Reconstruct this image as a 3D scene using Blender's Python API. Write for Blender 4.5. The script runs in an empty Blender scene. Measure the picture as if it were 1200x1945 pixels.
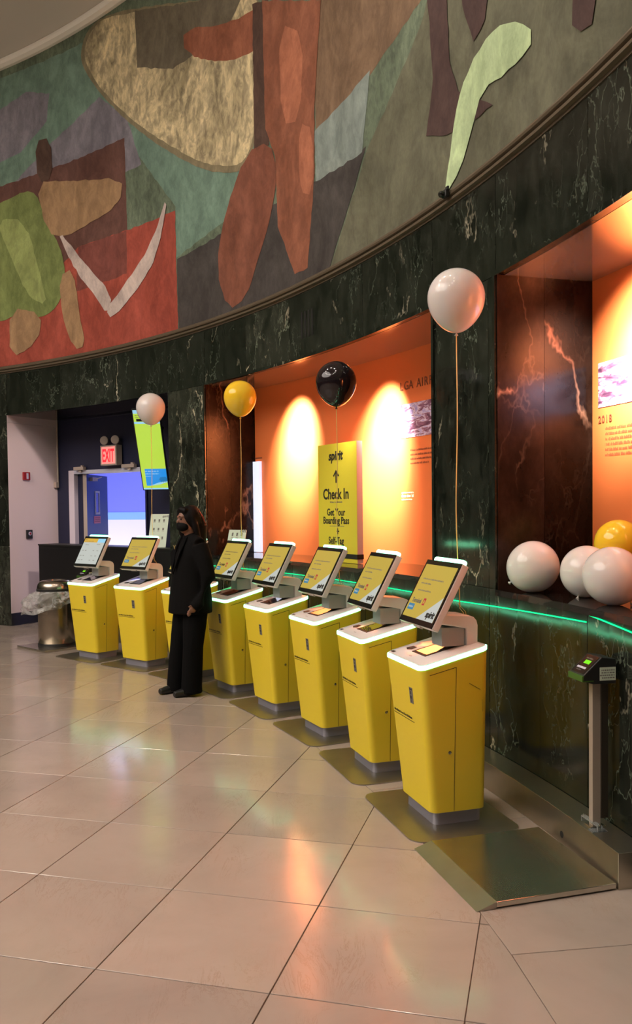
import bpy, bmesh, math, random
from mathutils import Vector, Matrix
random.seed(7)
sc = bpy.context.scene
COL = sc.collection
PI = math.pi
# ------------------------------------------------------------------ camera
F_PX, CAM_H = 1619.5, 1.56
PITCH, ROLL = -0.0322, -0.0112
cam = bpy.data.cameras.new('camera'); cam_o = bpy.data.objects.new('camera', cam); COL.objects.link(cam_o)
cam.sensor_fit = 'VERTICAL'; cam.sensor_height = 36.0
cam.lens = F_PX/1945*36.0
cam.shift_x = -4.4/1945; cam.shift_y = 44.25/1945
cam.clip_start = 0.05; cam.clip_end = 200
_f = Vector((0, math.cos(PITCH), math.sin(PITCH))); _u0 = Vector((0, -math.sin(PITCH), math.cos(PITCH))); _r0 = Vector((1, 0, 0))
_r = _r0*math.cos(ROLL)+_u0*math.sin(ROLL); _u = -_r0*math.sin(ROLL)+_u0*math.cos(ROLL)
m = Matrix.Identity(4)
for i in range(3):
    m[i][0] = _r[i]; m[i][1] = _u[i]; m[i][2] = -_f[i]
m[2][3] = CAM_H
cam_o.matrix_world = m
sc.camera = cam_o
# ------------------------------------------------------------------ world, exposure
w = bpy.data.worlds.new('world'); sc.world = w; w.use_nodes = True
bg = w.node_tree.nodes['Background']; bg.inputs[0].default_value = (1.0, 0.88, 0.79, 1); bg.inputs[1].default_value = 5.4
sc.view_settings.view_transform = 'Standard'; sc.view_settings.look = 'None'
sc.view_settings.exposure = 0.0; sc.view_settings.gamma = 1.0; sc.view_settings.use_curve_mapping = False
# rotunda
CX, CY, RW = -10.349, 1.424, 11.861
RN = 12.48          # back of the display recesses
RD = 12.71          # back of the door recess
Z_SILL, Z_LIN, Z_RIM, Z_TOP = 1.085, 2.856, 3.415, 7.45
def D(a): return math.radians(a)
def cy(r, az, z=0.0): return Vector((CX+r*math.cos(D(az)), CY+r*math.sin(D(az)), z))
def tang(r, az, z=0.0, lift=0.0):
    """frame on the wall seen from inside: X right, Y up, Z toward the room"""
    a = D(az); M = Matrix.Identity(4)
    R = (math.sin(a), -math.cos(a), 0); U = (0, 0, 1); N = (-math.cos(a), -math.sin(a), 0)
    p = cy(r-lift, az, z)
    for i in range(3): M[i][0] = R[i]; M[i][1] = U[i]; M[i][2] = N[i]; M[i][3] = p[i]
    return M
# ------------------------------------------------------------------ spot and area lights without fixtures
def spot(name, loc, target, power, color, size, blend, rad=0.03):
    l = bpy.data.lights.new(name, 'SPOT'); l.energy = power; l.color = color; l.spot_size = D(size); l.spot_blend = blend; l.shadow_soft_size = rad
    o = bpy.data.objects.new(name, l); COL.objects.link(o); o.location = loc
    o.rotation_euler = (Vector(target)-Vector(loc)).to_track_quat('-Z', 'Y').to_euler(); return o
def area(name, loc, target, power, color, sx, sy):
    l = bpy.data.lights.new(name, 'AREA'); l.shape = 'RECTANGLE'; l.size = sx; l.size_y = sy; l.energy = power; l.color = color
    o = bpy.data.objects.new(name, l); COL.objects.link(o); o.location = loc
    o.rotation_euler = (Vector(target)-Vector(loc)).to_track_quat('-Z', 'Y').to_euler(); return o
for az, at_, zt, pw in ((34.9, 35.4, 2.28, 520), (27.8, 28.7, 2.14, 640), (12.7, 14.2, 2.46, 460), (8.0, 8.0, 2.3, 400)):
    spot('niche_light', cy(12.0, az, 2.80), cy(12.48, at_, zt), pw, (1.0, .90, .78), 68, 1.0, .03)
    spot('niche_core_light', cy(12.0, az, 2.80), cy(12.48, at_, zt-.10), pw*1.3, (1.0, .95, .88), 50, 1.0, .03)
spot('recess_fill_spot', (-1.4, 8.0, 4.3), (-4.1, 11.95, 1.45), 330, (1.0, .84, .80), 27, .6, .12)  # unseen spot added to brighten the pale side wall of the door recess
area('back_room_light', (-3.6, 14.2, 2.7), (-3.6, 14.6, 0), 29, (.72, .76, 1.0), 1.6, 1.6)

# ------------------------------------------------------------------ materials
def lin(c): return c/12.92 if c <= .04045 else ((c+.055)/1.055)**2.4
def rgb(r, g, b): return (lin(r/255), lin(g/255), lin(b/255), 1)
def mat(name, col, rough=.5, metal=0.0, emit=None, es=1.0, spec=.5, alpha=1.0, trans=0.0, coat=0.0):
    m_ = bpy.data.materials.new(name); m_.use_nodes = True
    b = m_.node_tree.nodes['Principled BSDF']
    b.inputs['Base Color'].default_value = col; b.inputs['Roughness'].default_value = rough; b.inputs['Metallic'].default_value = metal
    b.inputs['Specular IOR Level'].default_value = spec; b.inputs['Alpha'].default_value = alpha; b.inputs['Transmission Weight'].default_value = trans
    b.inputs['Coat Weight'].default_value = coat
    if emit is not None:
        b.inputs['Emission Color'].default_value = emit; b.inputs['Emission Strength'].default_value = es
    return m_
def nodes(m_): nt = m_.node_tree; return nt, nt.nodes, nt.links, nt.nodes['Principled BSDF']
def noise(nt, coord, scale, detail=4, rough=.55, dist=0.0):
    n = nt.nodes.new('ShaderNodeTexNoise'); n.inputs['Scale'].default_value = scale; n.inputs['Detail'].default_value = detail
    n.inputs['Roughness'].default_value = rough; n.inputs['Distortion'].default_value = dist
    nt.links.new(coord, n.inputs['Vector']); return n
def ramp(nt, fac, stops):
    r = nt.nodes.new('ShaderNodeValToRGB'); e = r.color_ramp.elements
    while len(e) > 1: e.remove(e[0])
    e[0].position = stops[0][0]; e[0].color = stops[0][1]
    for p, c in stops[1:]:
        x = e.new(p); x.color = c
    nt.links.new(fac, r.inputs['Fac']); return r
def mix(nt, fac, a, b, mode='MIX'):
    n = nt.nodes.new('ShaderNodeMix'); n.data_type = 'RGBA'; n.blend_type = mode
    for k, v in ((0, fac), (6, a), (7, b)):
        if isinstance(v, bpy.types.NodeSocket): nt.links.new(v, n.inputs[k])
        else: n.inputs[k].default_value = v
    return n.outputs[2]
def bump(nt, h, strength, dist=.01):
    b = nt.nodes.new('ShaderNodeBump'); b.inputs['Strength'].default_value = strength; b.inputs['Distance'].default_value = dist
    nt.links.new(h, b.inputs['Height']); nt.links.new(b.outputs[0], nt.nodes['Principled BSDF'].inputs['Normal'])
def offset_coord(nt, amount=7.0):
    """object coordinates shifted per object, so that each slab has a figure of its own"""
    t = nt.nodes.new('ShaderNodeTexCoord'); i = nt.nodes.new('ShaderNodeObjectInfo')
    mu = nt.nodes.new('ShaderNodeVectorMath'); mu.operation = 'MULTIPLY_ADD'
    c = nt.nodes.new('ShaderNodeCombineXYZ')
    for k in range(3): nt.links.new(i.outputs['Random'], c.inputs[k])
    nt.links.new(c.outputs[0], mu.inputs[0]); mu.inputs[1].default_value = (amount, amount*1.7, amount*.6)
    nt.links.new(t.outputs['Object'], mu.inputs[2]); return mu.outputs[0], i
def marble(name, c0, c1, veincol, vein2, rough=.13, amount=1.0, scale=1.0, stretch=.55):
    m_ = mat(name, c0, rough); nt, N, L, B = nodes(m_)
    co, info = offset_coord(nt)
    mp = N.new('ShaderNodeMapping'); L.new(co, mp.inputs[0]); mp.inputs['Scale'].default_value = (1, 1, stretch); mp.inputs['Rotation'].default_value = (.25, .18, 0)
    cov = mp.outputs[0]
    dn = noise(nt, cov, 2.6*scale, 5, .6)
    sub = N.new('ShaderNodeVectorMath'); sub.operation = 'SUBTRACT'; L.new(dn.outputs['Color'], sub.inputs[0]); sub.inputs[1].default_value = (.5, .5, .5)
    mul = N.new('ShaderNodeVectorMath'); mul.operation = 'MULTIPLY_ADD'; L.new(sub.outputs[0], mul.inputs[0]); mul.inputs[1].default_value = (.62, .62, .62); L.new(cov, mul.inputs[2])
    def veins(sc_, width, mscale, lo, hi, off):
        a = N.new('ShaderNodeVectorMath'); a.operation = 'ADD'; L.new(mul.outputs[0], a.inputs[0]); a.inputs[1].default_value = off
        v = N.new('ShaderNodeTexVoronoi'); v.feature = 'DISTANCE_TO_EDGE'; v.inputs['Scale'].default_value = sc_; L.new(a.outputs[0], v.inputs['Vector'])
        r = ramp(nt, v.outputs['Distance'], [(0, (1, 1, 1, 1)), (width*.35, (.55, .55, .55, 1)), (width, (0, 0, 0, 1))])
        mk = noise(nt, a.outputs[0], mscale, 3, .6)
        rr = ramp(nt, mk.outputs['Fac'], [(lo, (0, 0, 0, 1)), (hi, (1, 1, 1, 1))])
        return mix(nt, 1.0, r.outputs[0], rr.outputs[0], 'MULTIPLY')
    v1 = veins(1.3*scale, .020, 1.9, .53, .66, (0, 0, 0))
    v2 = veins(3.0*scale, .024, 2.2, .48, .66, (5.3, 2.1, 7.7))
    v3 = veins(6*scale, .034, 3.1, .50, .70, (1.3, 9.1, 3.7))
    bn = noise(nt, cov, 5*scale, 8, .68)
    base = ramp(nt, bn.outputs['Fac'], [(.36, c0), (.62, c1)]).outputs[0]
    fine = noise(nt, cov, 24, 6, .7)
    base = mix(nt, .5, base, ramp(nt, fine.outputs['Fac'], [(.35, (.45, .45, .45, 1)), (.7, (1.5, 1.5, 1.5, 1))]).outputs[0], 'MULTIPLY')
    def sc1(c, k): return tuple([min(1, x*k) for x in c[:3]]+[1])
    def fac(x, k):
        return mix(nt, 1.0, x, (k, k, k, 1), 'MULTIPLY')
    o = mix(nt, fac(v3, .30*amount), base, vein2)
    o = mix(nt, fac(v2, .45*amount), o, vein2)
    o = mix(nt, fac(v1, .85*amount), o, veincol)
    tn = ramp(nt, info.outputs['Random'], [(0, (.70, .72, .70, 1)), (.7, (1.0, 1.0, 1.0, 1)), (1, (1.7, 1.65, 1.6, 1))])
    o = mix(nt, 1.0, o, tn.outputs[0], 'MULTIPLY')
    L.new(o, B.inputs['Base Color'])
    return m_
M = {}
M['marble'] = marble('green_black_marble', (.0055, .0070, .0050, 1), (.0240, .0265, .0200, 1), (.46, .42, .31, 1), (.20, .24, .18, 1), .13, 1.35, 1.35)
M['marble_red'] = marble('brown_marble', (.0045, .0028, .002, 1), (.015, .0085, .0062, 1), (.40, .24, .16, 1), (.10, .07, .05, 1), .12, .9, .8)
M['marble_red'].node_tree.nodes['Principled BSDF'].inputs['Specular IOR Level'].default_value = .16; M['marble_red'].node_tree.nodes['Principled BSDF'].inputs['Roughness'].default_value = .22
M['marble_sill'] = mat('polished_black_marble', (.012, .011, .010, 1), .04, spec=.9)
M['niche_ceiling'] = mat('polished_recess_ceiling', (.50, .44, .38, 1), .09, .80)
M['dark'] = mat('black_lacquer', (.008, .008, .009, 1), .35)
M['grout'] = mat('dark_joint', (.010, .009, .008, 1), .8)
M['base_joint'] = mat('floor_joint', rgb(88, 70, 56), .8)
M['orange'] = mat('orange_paint', (.80, .195, .050, 1), .55)
M['navy'] = mat('navy_paint', (.008, .011, .040, 1), .5)
M['pinkwall'] = mat('pale_wall_paint', (.76, .62, .62, 1), .6)
M['purple'] = mat('violet_paint', (.12, .15, .70, 1), .6)
M['ltblue'] = mat('light_blue_paint', (.15, .32, .80, 1), .6)
M['whitewall'] = mat('white_paint', (.50, .51, .62, 1), .6)
M['doorblue'] = mat('blue_door_paint', (.03, .07, .28, 1), .45)
M['yellow'] = mat('yellow_powder_coat', (.76, .58, .028, 1), .42)
nt, N, L, B = nodes(M['yellow']); tc = N.new('ShaderNodeTexCoord'); n_ = noise(nt, tc.outputs['Object'], 420, 2); bump(nt, n_.outputs['Fac'], .12, .002)
M['white'] = mat('white_plastic', (.70, .66, .64, 1), .28)
M['deck'] = mat('glossy_white_deck', (.74, .70, .67, 1), .13, coat=.6)
M['bezel'] = mat('black_bezel', (.010, .011, .010, 1), .12)
M['glow'] = mat('green_white_led', (.6, .9, .8, 1), .4, emit=(.20, 1.0, .52, 1), es=5.6)
M['led_reflection'] = mat('green_reflection_glow', (0, .2, .1, 1), .5, emit=(.0, 1.0, .28, 1), es=1.6)  # emission stands in for the kiosk LEDs mirrored in the marble, no lamp there
M['frost'] = mat('frosted_acrylic', (.42, .45, .44, 1), .35, trans=.25)
M['clear'] = mat('clear_acrylic', (.8, .85, .85, 1), .08, trans=.85)
M['plinth'] = mat('brushed_plinth', (.30, .29, .34, 1), .28, .45)
M['black'] = mat('black_plastic', (.012, .012, .012, 1), .45)
M['ink'] = mat('black_ink', (.014, .012, .008, 1), .6)
M['chrome'] = mat('chrome', (.6, .58, .5, 1), .18, 1.0)
M['screen_y'] = mat('lit_yellow_screen', (.05, .04, .01, 1), .12, emit=rgb(206, 178, 78), es=.80)
M['screen_w'] = mat('lit_white_screen', (.05, .05, .05, 1), .12, emit=rgb(200, 205, 198), es=.85)
M['screen_b'] = mat('lit_blue_button', (.02, .03, .05, 1), .12, emit=rgb(58, 128, 160), es=.9)
M['screen_r'] = mat('lit_red_mark', (.05, .01, .02, 1), .12, emit=rgb(190, 50, 60), es=.8)
M['screen_c'] = mat('lit_cyan_screen', (.03, .05, .05, 1), .12, emit=rgb(150, 205, 235), es=1.0)
M['screen_g'] = mat('lit_green_display', (.02, .05, .01, 1), .12, emit=rgb(120, 230, 30), es=1.1)
M['screen_lime'] = mat('lit_lime_screen', (.05, .05, .01, 1), .2, emit=rgb(183, 217, 70), es=1.0)
M['screen_sky'] = mat('lit_sky_print', (.02, .03, .05, 1), .2, emit=rgb(20, 140, 225), es=1.0)
M['screen_orange'] = mat('lit_orange_header', (.05, .03, .01, 1), .2, emit=rgb(222, 178, 70), es=.9)
M['lightbox'] = mat('lightbox_face', (.6, .6, .6, 1), .4, emit=rgb(205, 215, 245), es=1.0)
M['glass_dark'] = mat('scanner_glass', (.02, .015, .012, 1), .03, spec=1.0, coat=1.0)
M['balloon_w'] = mat('white_latex', (.66, .61, .58, 1), .07)
M['balloon_y'] = mat('yellow_latex', (.82, .54, .03, 1), .07)
M['balloon_k'] = mat('black_latex', (.012, .008, .010, 1), .07)
for k in ('balloon_w', 'balloon_y'):
    b = M[k].node_tree.nodes['Principled BSDF']; b.inputs['Subsurface Weight'].default_value = .35; b.inputs['Subsurface Radius'].default_value = (.05, .035, .02)
M['ribbon'] = mat('gold_ribbon', (.72, .50, .16, 1), .35)
M['sign_y'] = mat('yellow_sign_print', (.66, .55, .035, 1), .5)
M['sign_side'] = mat('pale_sign_edge', (.72, .50, .46, 1), .5)
M['alarm'] = mat('red_plastic', rgb(150, 30, 34), .4)
M['pinkprint'] = mat('red_notice_print', rgb(225, 120, 135), .5)
M['exit'] = mat('lit_exit_letters', (.5, .02, .03, 1), .4, emit=(1.0, .012, .03, 1), es=1.0)
M['exit_face'] = mat('exit_face_glow', (.6, .12, .12, 1), .4, emit=(.95, .36, .30, 1), es=.75)
M['beige'] = mat('beige_housing', (.42, .34, .29, 1), .45)
M['paper'] = mat('frosted_card', (.60, .68, .56, 1), .5)
M['shade_ink'] = mat('grey_ink', (.16, .15, .13, 1), .6)
M['brown_ink'] = mat('brown_wall_ink', (.22, .06, .025, 1), .6)
M['white_ink'] = mat('white_wall_ink', (.95, .80, .60, 1), .6)
M['suit'] = mat('black_suit_cloth', (.0028, .0026, .0026, 1), .9, spec=.12)
M['suit2'] = mat('black_trouser_cloth', (.0022, .0022, .0024, 1), .9, spec=.12)
M['skin'] = mat('skin', (.19, .085, .052, 1), .5)
M['hair'] = mat('dark_brown_hair', (.0022, .0010, .0009, 1), .6, spec=.15)
M['redhair'] = mat('red_hair_streak', (.30, .03, .02, 1), .4)
M['mask'] = mat('black_mask_cloth', (.003, .003, .003, 1), .8, spec=.15)
M['shoe'] = mat('black_leather', (.008, .008, .008, 1), .4)
M['gold'] = mat('gold_metal', (.75, .55, .25, 1), .3, 1.0)
M['eye'] = mat('dark_eye', (.02, .012, .01, 1), .2)
M['ceil'] = mat('grey_plaster', (.60, .57, .50, 1), .8)
M['cove'] = mat('cream_cove_paint', (.92, .88, .78, 1), .6)
M['lamp'] = mat('lamp_emitter', (1, 1, 1, 1), .5, emit=(1.0, .86, .74, 1), es=330)
M['bag'] = mat('clear_bin_liner', (.55, .54, .52, 1), .22, alpha=.55)
nt, N, L, B = nodes(M['bag']); tc = N.new('ShaderNodeTexCoord'); n_ = noise(nt, tc.outputs['Object'], 9, 3, .55, 1.6); bump(nt, n_.outputs['Fac'], .5, .01)
r_ = ramp(nt, n_.outputs['Fac'], [(.35, (.22, .22, .22, 1)), (.65, (.62, .62, .62, 1))]); L.new(r_.outputs[0], B.inputs['Alpha'])
# brushed steel
def steel(name, col, rough, dirn=(1, 1, 40)):
    m_ = mat(name, col, rough, .97); nt, N, L, B = nodes(m_)
    tc = N.new('ShaderNodeTexCoord'); mp = N.new('ShaderNodeMapping'); mp.inputs['Scale'].default_value = dirn; L.new(tc.outputs['Object'], mp.inputs[0])
    n_ = noise(nt, mp.outputs[0], 4, 2, .5)
    r_ = ramp(nt, n_.outputs['Fac'], [(.3, tuple([c*.90 for c in col[:3]]+[1])), (.7, col)]); L.new(r_.outputs[0], B.inputs['Base Color'])
    return m_
M['steel'] = steel('brushed_steel', (.60, .57, .49, 1), .25, (2, 2, 2))
M['steel_bin'] = steel('bin_steel', (.42, .36, .29, 1), .24, (40, 40, .6))
M['plate'] = steel('dull_steel_plate', (.42, .40, .35, 1), .36, (2, 2, 2))
M['post'] = mat('satin_post_metal', (.44, .37, .30, 1), .38, .35)
M['rail_steel'] = steel('rail_steel', (.50, .46, .37, 1), .32, (2, 2, 2))
# floor stone
def stone(name, offs=True):
    m_ = mat(name, (.5, .4, .3, 1), .2, spec=.5); nt, N, L, B = nodes(m_)
    if offs: co, info = offset_coord(nt, 5)
    else: co = N.new('ShaderNodeTexCoord').outputs['Object']; info = None
    big = noise(nt, co, 1.6, 6, .62, .4)
    base = ramp(nt, big.outputs['Fac'], [(.30, (.312, .256, .220, 1)), (.52, (.358, .294, .252, 1)), (.75, (.392, .324, .280, 1))]).outputs[0]
    mp = N.new('ShaderNodeMapping'); mp.inputs['Scale'].default_value = (5.5, 1.2, 1); mp.inputs['Rotation'].default_value = (0, 0, .45); L.new(co, mp.inputs[0])
    vn = noise(nt, mp.outputs[0], 1.5, 7, .72, 1.4)
    vr = ramp(nt, vn.outputs['Fac'], [(.482, (0, 0, 0, 1)), (.500, (1, 1, 1, 1)), (.518, (0, 0, 0, 1))])
    mk = noise(nt, co, 2.3, 3, .5); mr = ramp(nt, mk.outputs['Fac'], [(.50, (0, 0, 0, 1)), (.68, (.55, .55, .55, 1))])
    base = mix(nt, mix(nt, 1.0, vr.outputs[0], mr.outputs[0], 'MULTIPLY'), base, (.26, .18, .13, 1))
    sm = noise(nt, co, 9, 8, .75, .6); smr = ramp(nt, sm.outputs['Fac'], [(.60, (0, 0, 0, 1)), (.80, (.30, .30, .30, 1))])
    base = mix(nt, smr.outputs[0], base, (.28, .21, .15, 1))
    if info:
        t = ramp(nt, info.outputs['Random'], [(0, (.90, .90, .90, 1)), (1, (1.06, 1.05, 1.03, 1))]); base = mix(nt, 1.0, base, t.outputs[0], 'MULTIPLY')
    L.new(base, B.inputs['Base Color'])
    rr = ramp(nt, sm.outputs['Fac'], [(.3, (.10, .10, .10, 1)), (.8, (.22, .22, .22, 1))]); L.new(rr.outputs[0], B.inputs['Roughness'])
    bump(nt, big.outputs['Fac'], .035, .02)
    return m_
M['stone'] = stone('terrazzo_stone'); M['stone_far'] = stone('terrazzo_stone_far', False)
def paint(name, col, var=.22, dab=9.0):
    m_ = mat(name, col, .75, spec=.2); nt, N, L, B = nodes(m_); tc = N.new('ShaderNodeTexCoord')
    mp = N.new('ShaderNodeMapping'); mp.inputs['Scale'].default_value = (2.0, 2.0, 1.3); mp.inputs['Rotation'].default_value = (.5, .2, 0); L.new(tc.outputs['Object'], mp.inputs[0])
    a = noise(nt, mp.outputs[0], .9, 8, .70, .8); b2 = noise(nt, mp.outputs[0], dab, 3, .6, .6); c2 = noise(nt, mp.outputs[0], 30, 3, .6)
    hi = tuple([min(1, c*(1+var*1.3)+.010) for c in col[:3]]+[1]); lo = tuple([c*(1-var*1.2) for c in col[:3]]+[1])
    r1 = ramp(nt, a.outputs['Fac'], [(.36, lo), (.64, hi)])
    k = min(.34, var*.75); r2 = ramp(nt, b2.outputs['Fac'], [(.38, (1-k, 1-k, 1-k*.9, 1)), (.60, (1+k*.8, 1+k*.8, 1+k*.7, 1))])
    r3 = ramp(nt, c2.outputs['Fac'], [(.3, (.93, .93, .93, 1)), (.7, (1.07, 1.07, 1.07, 1))])
    L.new(mix(nt, 1.0, mix(nt, 1.0, r1.outputs[0], r2.outputs[0], 'MULTIPLY'), r3.outputs[0], 'MULTIPLY'), B.inputs['Base Color']); return m_

# ------------------------------------------------------------------ mesh helpers
class MB:
    def __init__(s, M0=None): s.v = []; s.f = []; s.M = M0 or Matrix.Identity(4)
    def pt(s, p): s.v.append(tuple(s.M @ Vector(p))); return len(s.v)-1
    def poly(s, pts): s.f.append([s.pt(p) for p in pts]); return s
    def box(s, x0, x1, y0, y1, z0, z1):
        i = [s.pt(p) for p in ((x0, y0, z0), (x1, y0, z0), (x1, y1, z0), (x0, y1, z0), (x0, y0, z1), (x1, y0, z1), (x1, y1, z1), (x0, y1, z1))]
        for q in ((3, 2, 1, 0), (4, 5, 6, 7), (0, 1, 5, 4), (1, 2, 6, 5), (2, 3, 7, 6), (3, 0, 4, 7)): s.f.append([i[k] for k in q])
        return s
    def loft(s, loops, cap=True, close=False):
        idx = [[s.pt(p) for p in lp] for lp in loops]; n = len(idx[0])
        for a, b in zip(idx, idx[1:]):
            for k in range(n): s.f.append([a[k], a[(k+1) % n], b[(k+1) % n], b[k]])
        if cap: s.f.append(idx[0][::-1]); s.f.append(idx[-1][:])
        return s
    def tube(s, pts, rad, n=8, cap=True):
        pts = [Vector(p) for p in pts]; loops = []
        up = Vector((0, 0, 1))
        for i, p in enumerate(pts):
            t = (pts[min(i+1, len(pts)-1)]-pts[max(i-1, 0)]).normalized()
            a = t.cross(up if abs(t.z) < .95 else Vector((1, 0, 0))).normalized(); b = t.cross(a)
            r = rad[i] if isinstance(rad, (list, tuple)) else rad
            loops.append([p+a*r*math.cos(2*PI*k/n)+b*r*math.sin(2*PI*k/n) for k in range(n)])
        return s.loft(loops, cap)
    def lathe(s, prof, n=32, c=(0, 0)):
        loops = [[(c[0]+r*math.cos(2*PI*k/n), c[1]+r*math.sin(2*PI*k/n), z) for k in range(n)] for r, z in prof]
        return s.loft(loops, True)
    def ell(s, c, r, n=20, m_=12):
        c = Vector(c)
        loops = []
        for j in range(1, m_):
            t = PI*j/m_
            loops.append([(c[0]+r[0]*math.sin(t)*math.cos(2*PI*k/n), c[1]+r[1]*math.sin(t)*math.sin(2*PI*k/n), c[2]-r[2]*math.cos(t)) for k in range(n)])
        return s.loft(loops, True)
    def build(s, name, m_, parent=None, smooth=False, bevel=0.0, weld=False):
        is_print = 'print' in name or name in ('icons', 'sticker_mark', 'palm', 'printed_marks')
        me = bpy.data.meshes.new(name); me.from_pydata(s.v, [], s.f); me.materials.append(m_)
        bm = bmesh.new(); bm.from_mesh(me)
        if weld: bmesh.ops.remove_doubles(bm, verts=bm.verts, dist=1e-5)
        bmesh.ops.recalc_face_normals(bm, faces=bm.faces)
        bm.to_mesh(me); bm.free()
        if smooth:
            for p in me.polygons: p.use_smooth = True
        o = bpy.data.objects.new(name, me); COL.objects.link(o)
        if is_print: o['kind'] = 'stuff'
        if parent is not None: o.parent = parent
        if bevel:
            b = o.modifiers.new('bevel', 'BEVEL'); b.width = bevel; b.segments = 2; b.limit_method = 'ANGLE'; b.angle_limit = D(35)
        if smooth: 
            try: me.set_sharp_from_angle(angle=D(38))
            except Exception: pass
        return o
def tag(o, label=None, cat=None, group=None, kind=None):
    if label: o['label'] = label
    if cat: o['category'] = cat
    if group: o['group'] = group
    if kind: o['kind'] = kind
    return o
def thing(name, loc=(0, 0, 0), rz=0.0, label=None, cat=None, group=None, kind=None):
    o = bpy.data.objects.new(name, None); COL.objects.link(o); o.location = loc; o.rotation_euler = (0, 0, rz); o.empty_display_size = .1
    return tag(o, label, cat, group, kind)
def kids(o): return [c for c in list(bpy.data.objects) if c.parent is o]
def copy_tree(o, parent=None):
    c = o.copy(); COL.objects.link(c); c.parent = parent
    for ch in kids(o): copy_tree(ch, c)
    return c
def inv_parent(o, root):   # parent a world-space mesh under a thing that stands elsewhere
    o.parent = root; o.matrix_parent_inverse = root.matrix_basis.inverted() if not root.parent else root.matrix_world.inverted()
_tc = {}
def text(s, size, M_, name, m_, parent=None, bold=0.0, align='LEFT', shear=0.0, depth=.0006, spacing=1.0, xs=1.0):
    cu = bpy.data.curves.new('txt', 'FONT'); cu.body = s; cu.size = size; cu.offset = bold; cu.align_x = align; cu.shear = shear; cu.extrude = depth; cu.space_character = spacing
    cu.resolution_u = 3
    t = bpy.data.objects.new('txt', cu); COL.objects.link(t); bpy.context.view_layer.update()
    me = bpy.data.meshes.new_from_object(t.evaluated_get(bpy.context.evaluated_depsgraph_get()))
    bpy.data.objects.remove(t); bpy.data.curves.remove(cu)
    me.transform(M_ @ Matrix.Diagonal((xs, 1, 1, 1))); me.materials.clear(); me.materials.append(m_)
    o = bpy.data.objects.new(name, me); COL.objects.link(o)
    if parent is not None: o.parent = parent
    return o
def scribble(mb, x0, y0, width, h, z=.0005, seed=1):
    """print too small to read: a row of short word-like bars"""
    r = random.Random(seed); x = x0
    while x < x0+width:
        wd = min(r.uniform(.8, 3.4)*h, x0+width-x)
        k = x
        while k < x+wd-.1*h:
            cw = h*.42; hh = h*r.choice((.7, .7, 1.0, 1.0, .8))
            mb.poly([(k, y0, z), (k+cw*.72, y0, z), (k+cw*.72, y0+hh, z), (k, y0+hh, z)]); k += cw
        x += wd+h*.45
def T(x, y, z): return Matrix.Translation((x, y, z))

# ------------------------------------------------------------------ SETTING: floor
G_TH, G_S, G_X, G_Y = -.2577, .6219, -.9006, 4.8157
R_RING = 11.105
def cam_px(p):
    d = Vector(p)-Vector((0, 0, CAM_H)); yy = d.dot(_f)
    if yy < .25: return None
    return 604.4+F_PX*d.dot(_r)/yy, 1016.75-F_PX*d.dot(_u)/yy
def clip(poly, p0, n):     # keep the side where (p-p0).n <= 0
    out = []
    for i in range(len(poly)):
        a, b = poly[i], poly[(i+1) % len(poly)]
        da = (a[0]-p0[0])*n[0]+(a[1]-p0[1])*n[1]; db = (b[0]-p0[0])*n[0]+(b[1]-p0[1])*n[1]
        if da <= 0: out.append(a)
        if da*db < 0:
            t = da/(da-db); out.append((a[0]+(b[0]-a[0])*t, a[1]+(b[1]-a[1])*t))
    return out
floor = thing('floor', kind='structure')
MB().lathe([(RD+.2, -.06), (RD+.2, -.004)], 96, (CX, CY)).build('floor_bed', M['base_joint'], floor)
def tile(poly, h=.004):
    n = len(poly); cxm = sum(p[0] for p in poly)/n; cym = sum(p[1] for p in poly)/n
    g = .0022; q = []
    for (x, y) in poly:
        d = math.hypot(x-cxm, y-cym) or 1; q.append((x-(x-cxm)/d*g*1.4, y-(y-cym)/d*g*1.4))
    e = .0015; top = [(x-(x-cxm)*e*3, y-(y-cym)*e*3, 0.0) for x, y in q]
    zz = -.004
    MB().loft([[(x, y, zz) for x, y in q], [(x, y, -.0012) for x, y in q], top], True).build('floor_tile', M['stone'], floor)
ring_joints = [7.72+3.06*k for k in range(-9, 22)]
tiles = 0; rest = []
for i in range(-34, 12):
    for j in range(-26, 16):
        c, s = math.cos(G_TH), math.sin(G_TH)
        def gp(a, b): return (G_X+G_S*(a*c+b*s), G_Y+G_S*(a*s-b*c))
        poly = [gp(i, j), gp(i+1, j), gp(i+1, j+1), gp(i, j+1)]
        if min(math.hypot(p[0]-CX, p[1]-CY) for p in poly) > R_RING: continue
        for k in range(len(ring_joints)-1):
            am = (ring_joints[k]+ring_joints[k+1])/2; nn = (math.cos(D(am)), math.sin(D(am)))
            rr = R_RING*math.cos(D(1.53))
            if all((p[0]-CX)*nn[0]+(p[1]-CY)*nn[1] < rr for p in poly): continue
            ang = math.degrees(math.atan2(poly[0][1]-CY, poly[0][0]-CX))
            if abs(ang-am) > 12: continue
            poly = clip(poly, (CX+rr*nn[0], CY+rr*nn[1]), nn)
            if len(poly) < 3: break
        if len(poly) < 3: continue
        px = [cam_px((p[0], p[1], 0)) for p in poly]
        if any(p and -160 < p[0] < 1360 and p[1] < 2500 for p in px) and tiles < 262: tile(poly); tiles += 1
        elif max(math.hypot(p[0]-CX, p[1]-CY) for p in poly) < R_RING+.3: rest.append(poly)
mb = MB()
for poly in rest:
    cxm = sum(p[0] for p in poly)/len(poly); cym = sum(p[1] for p in poly)/len(poly)
    mb.poly([(cxm+(x-cxm)*.992, cym+(y-cym)*.992, 0.0) for x, y in poly])
tag(mb.build('floor_tiles', M['stone_far'], floor), kind='stuff')
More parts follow.
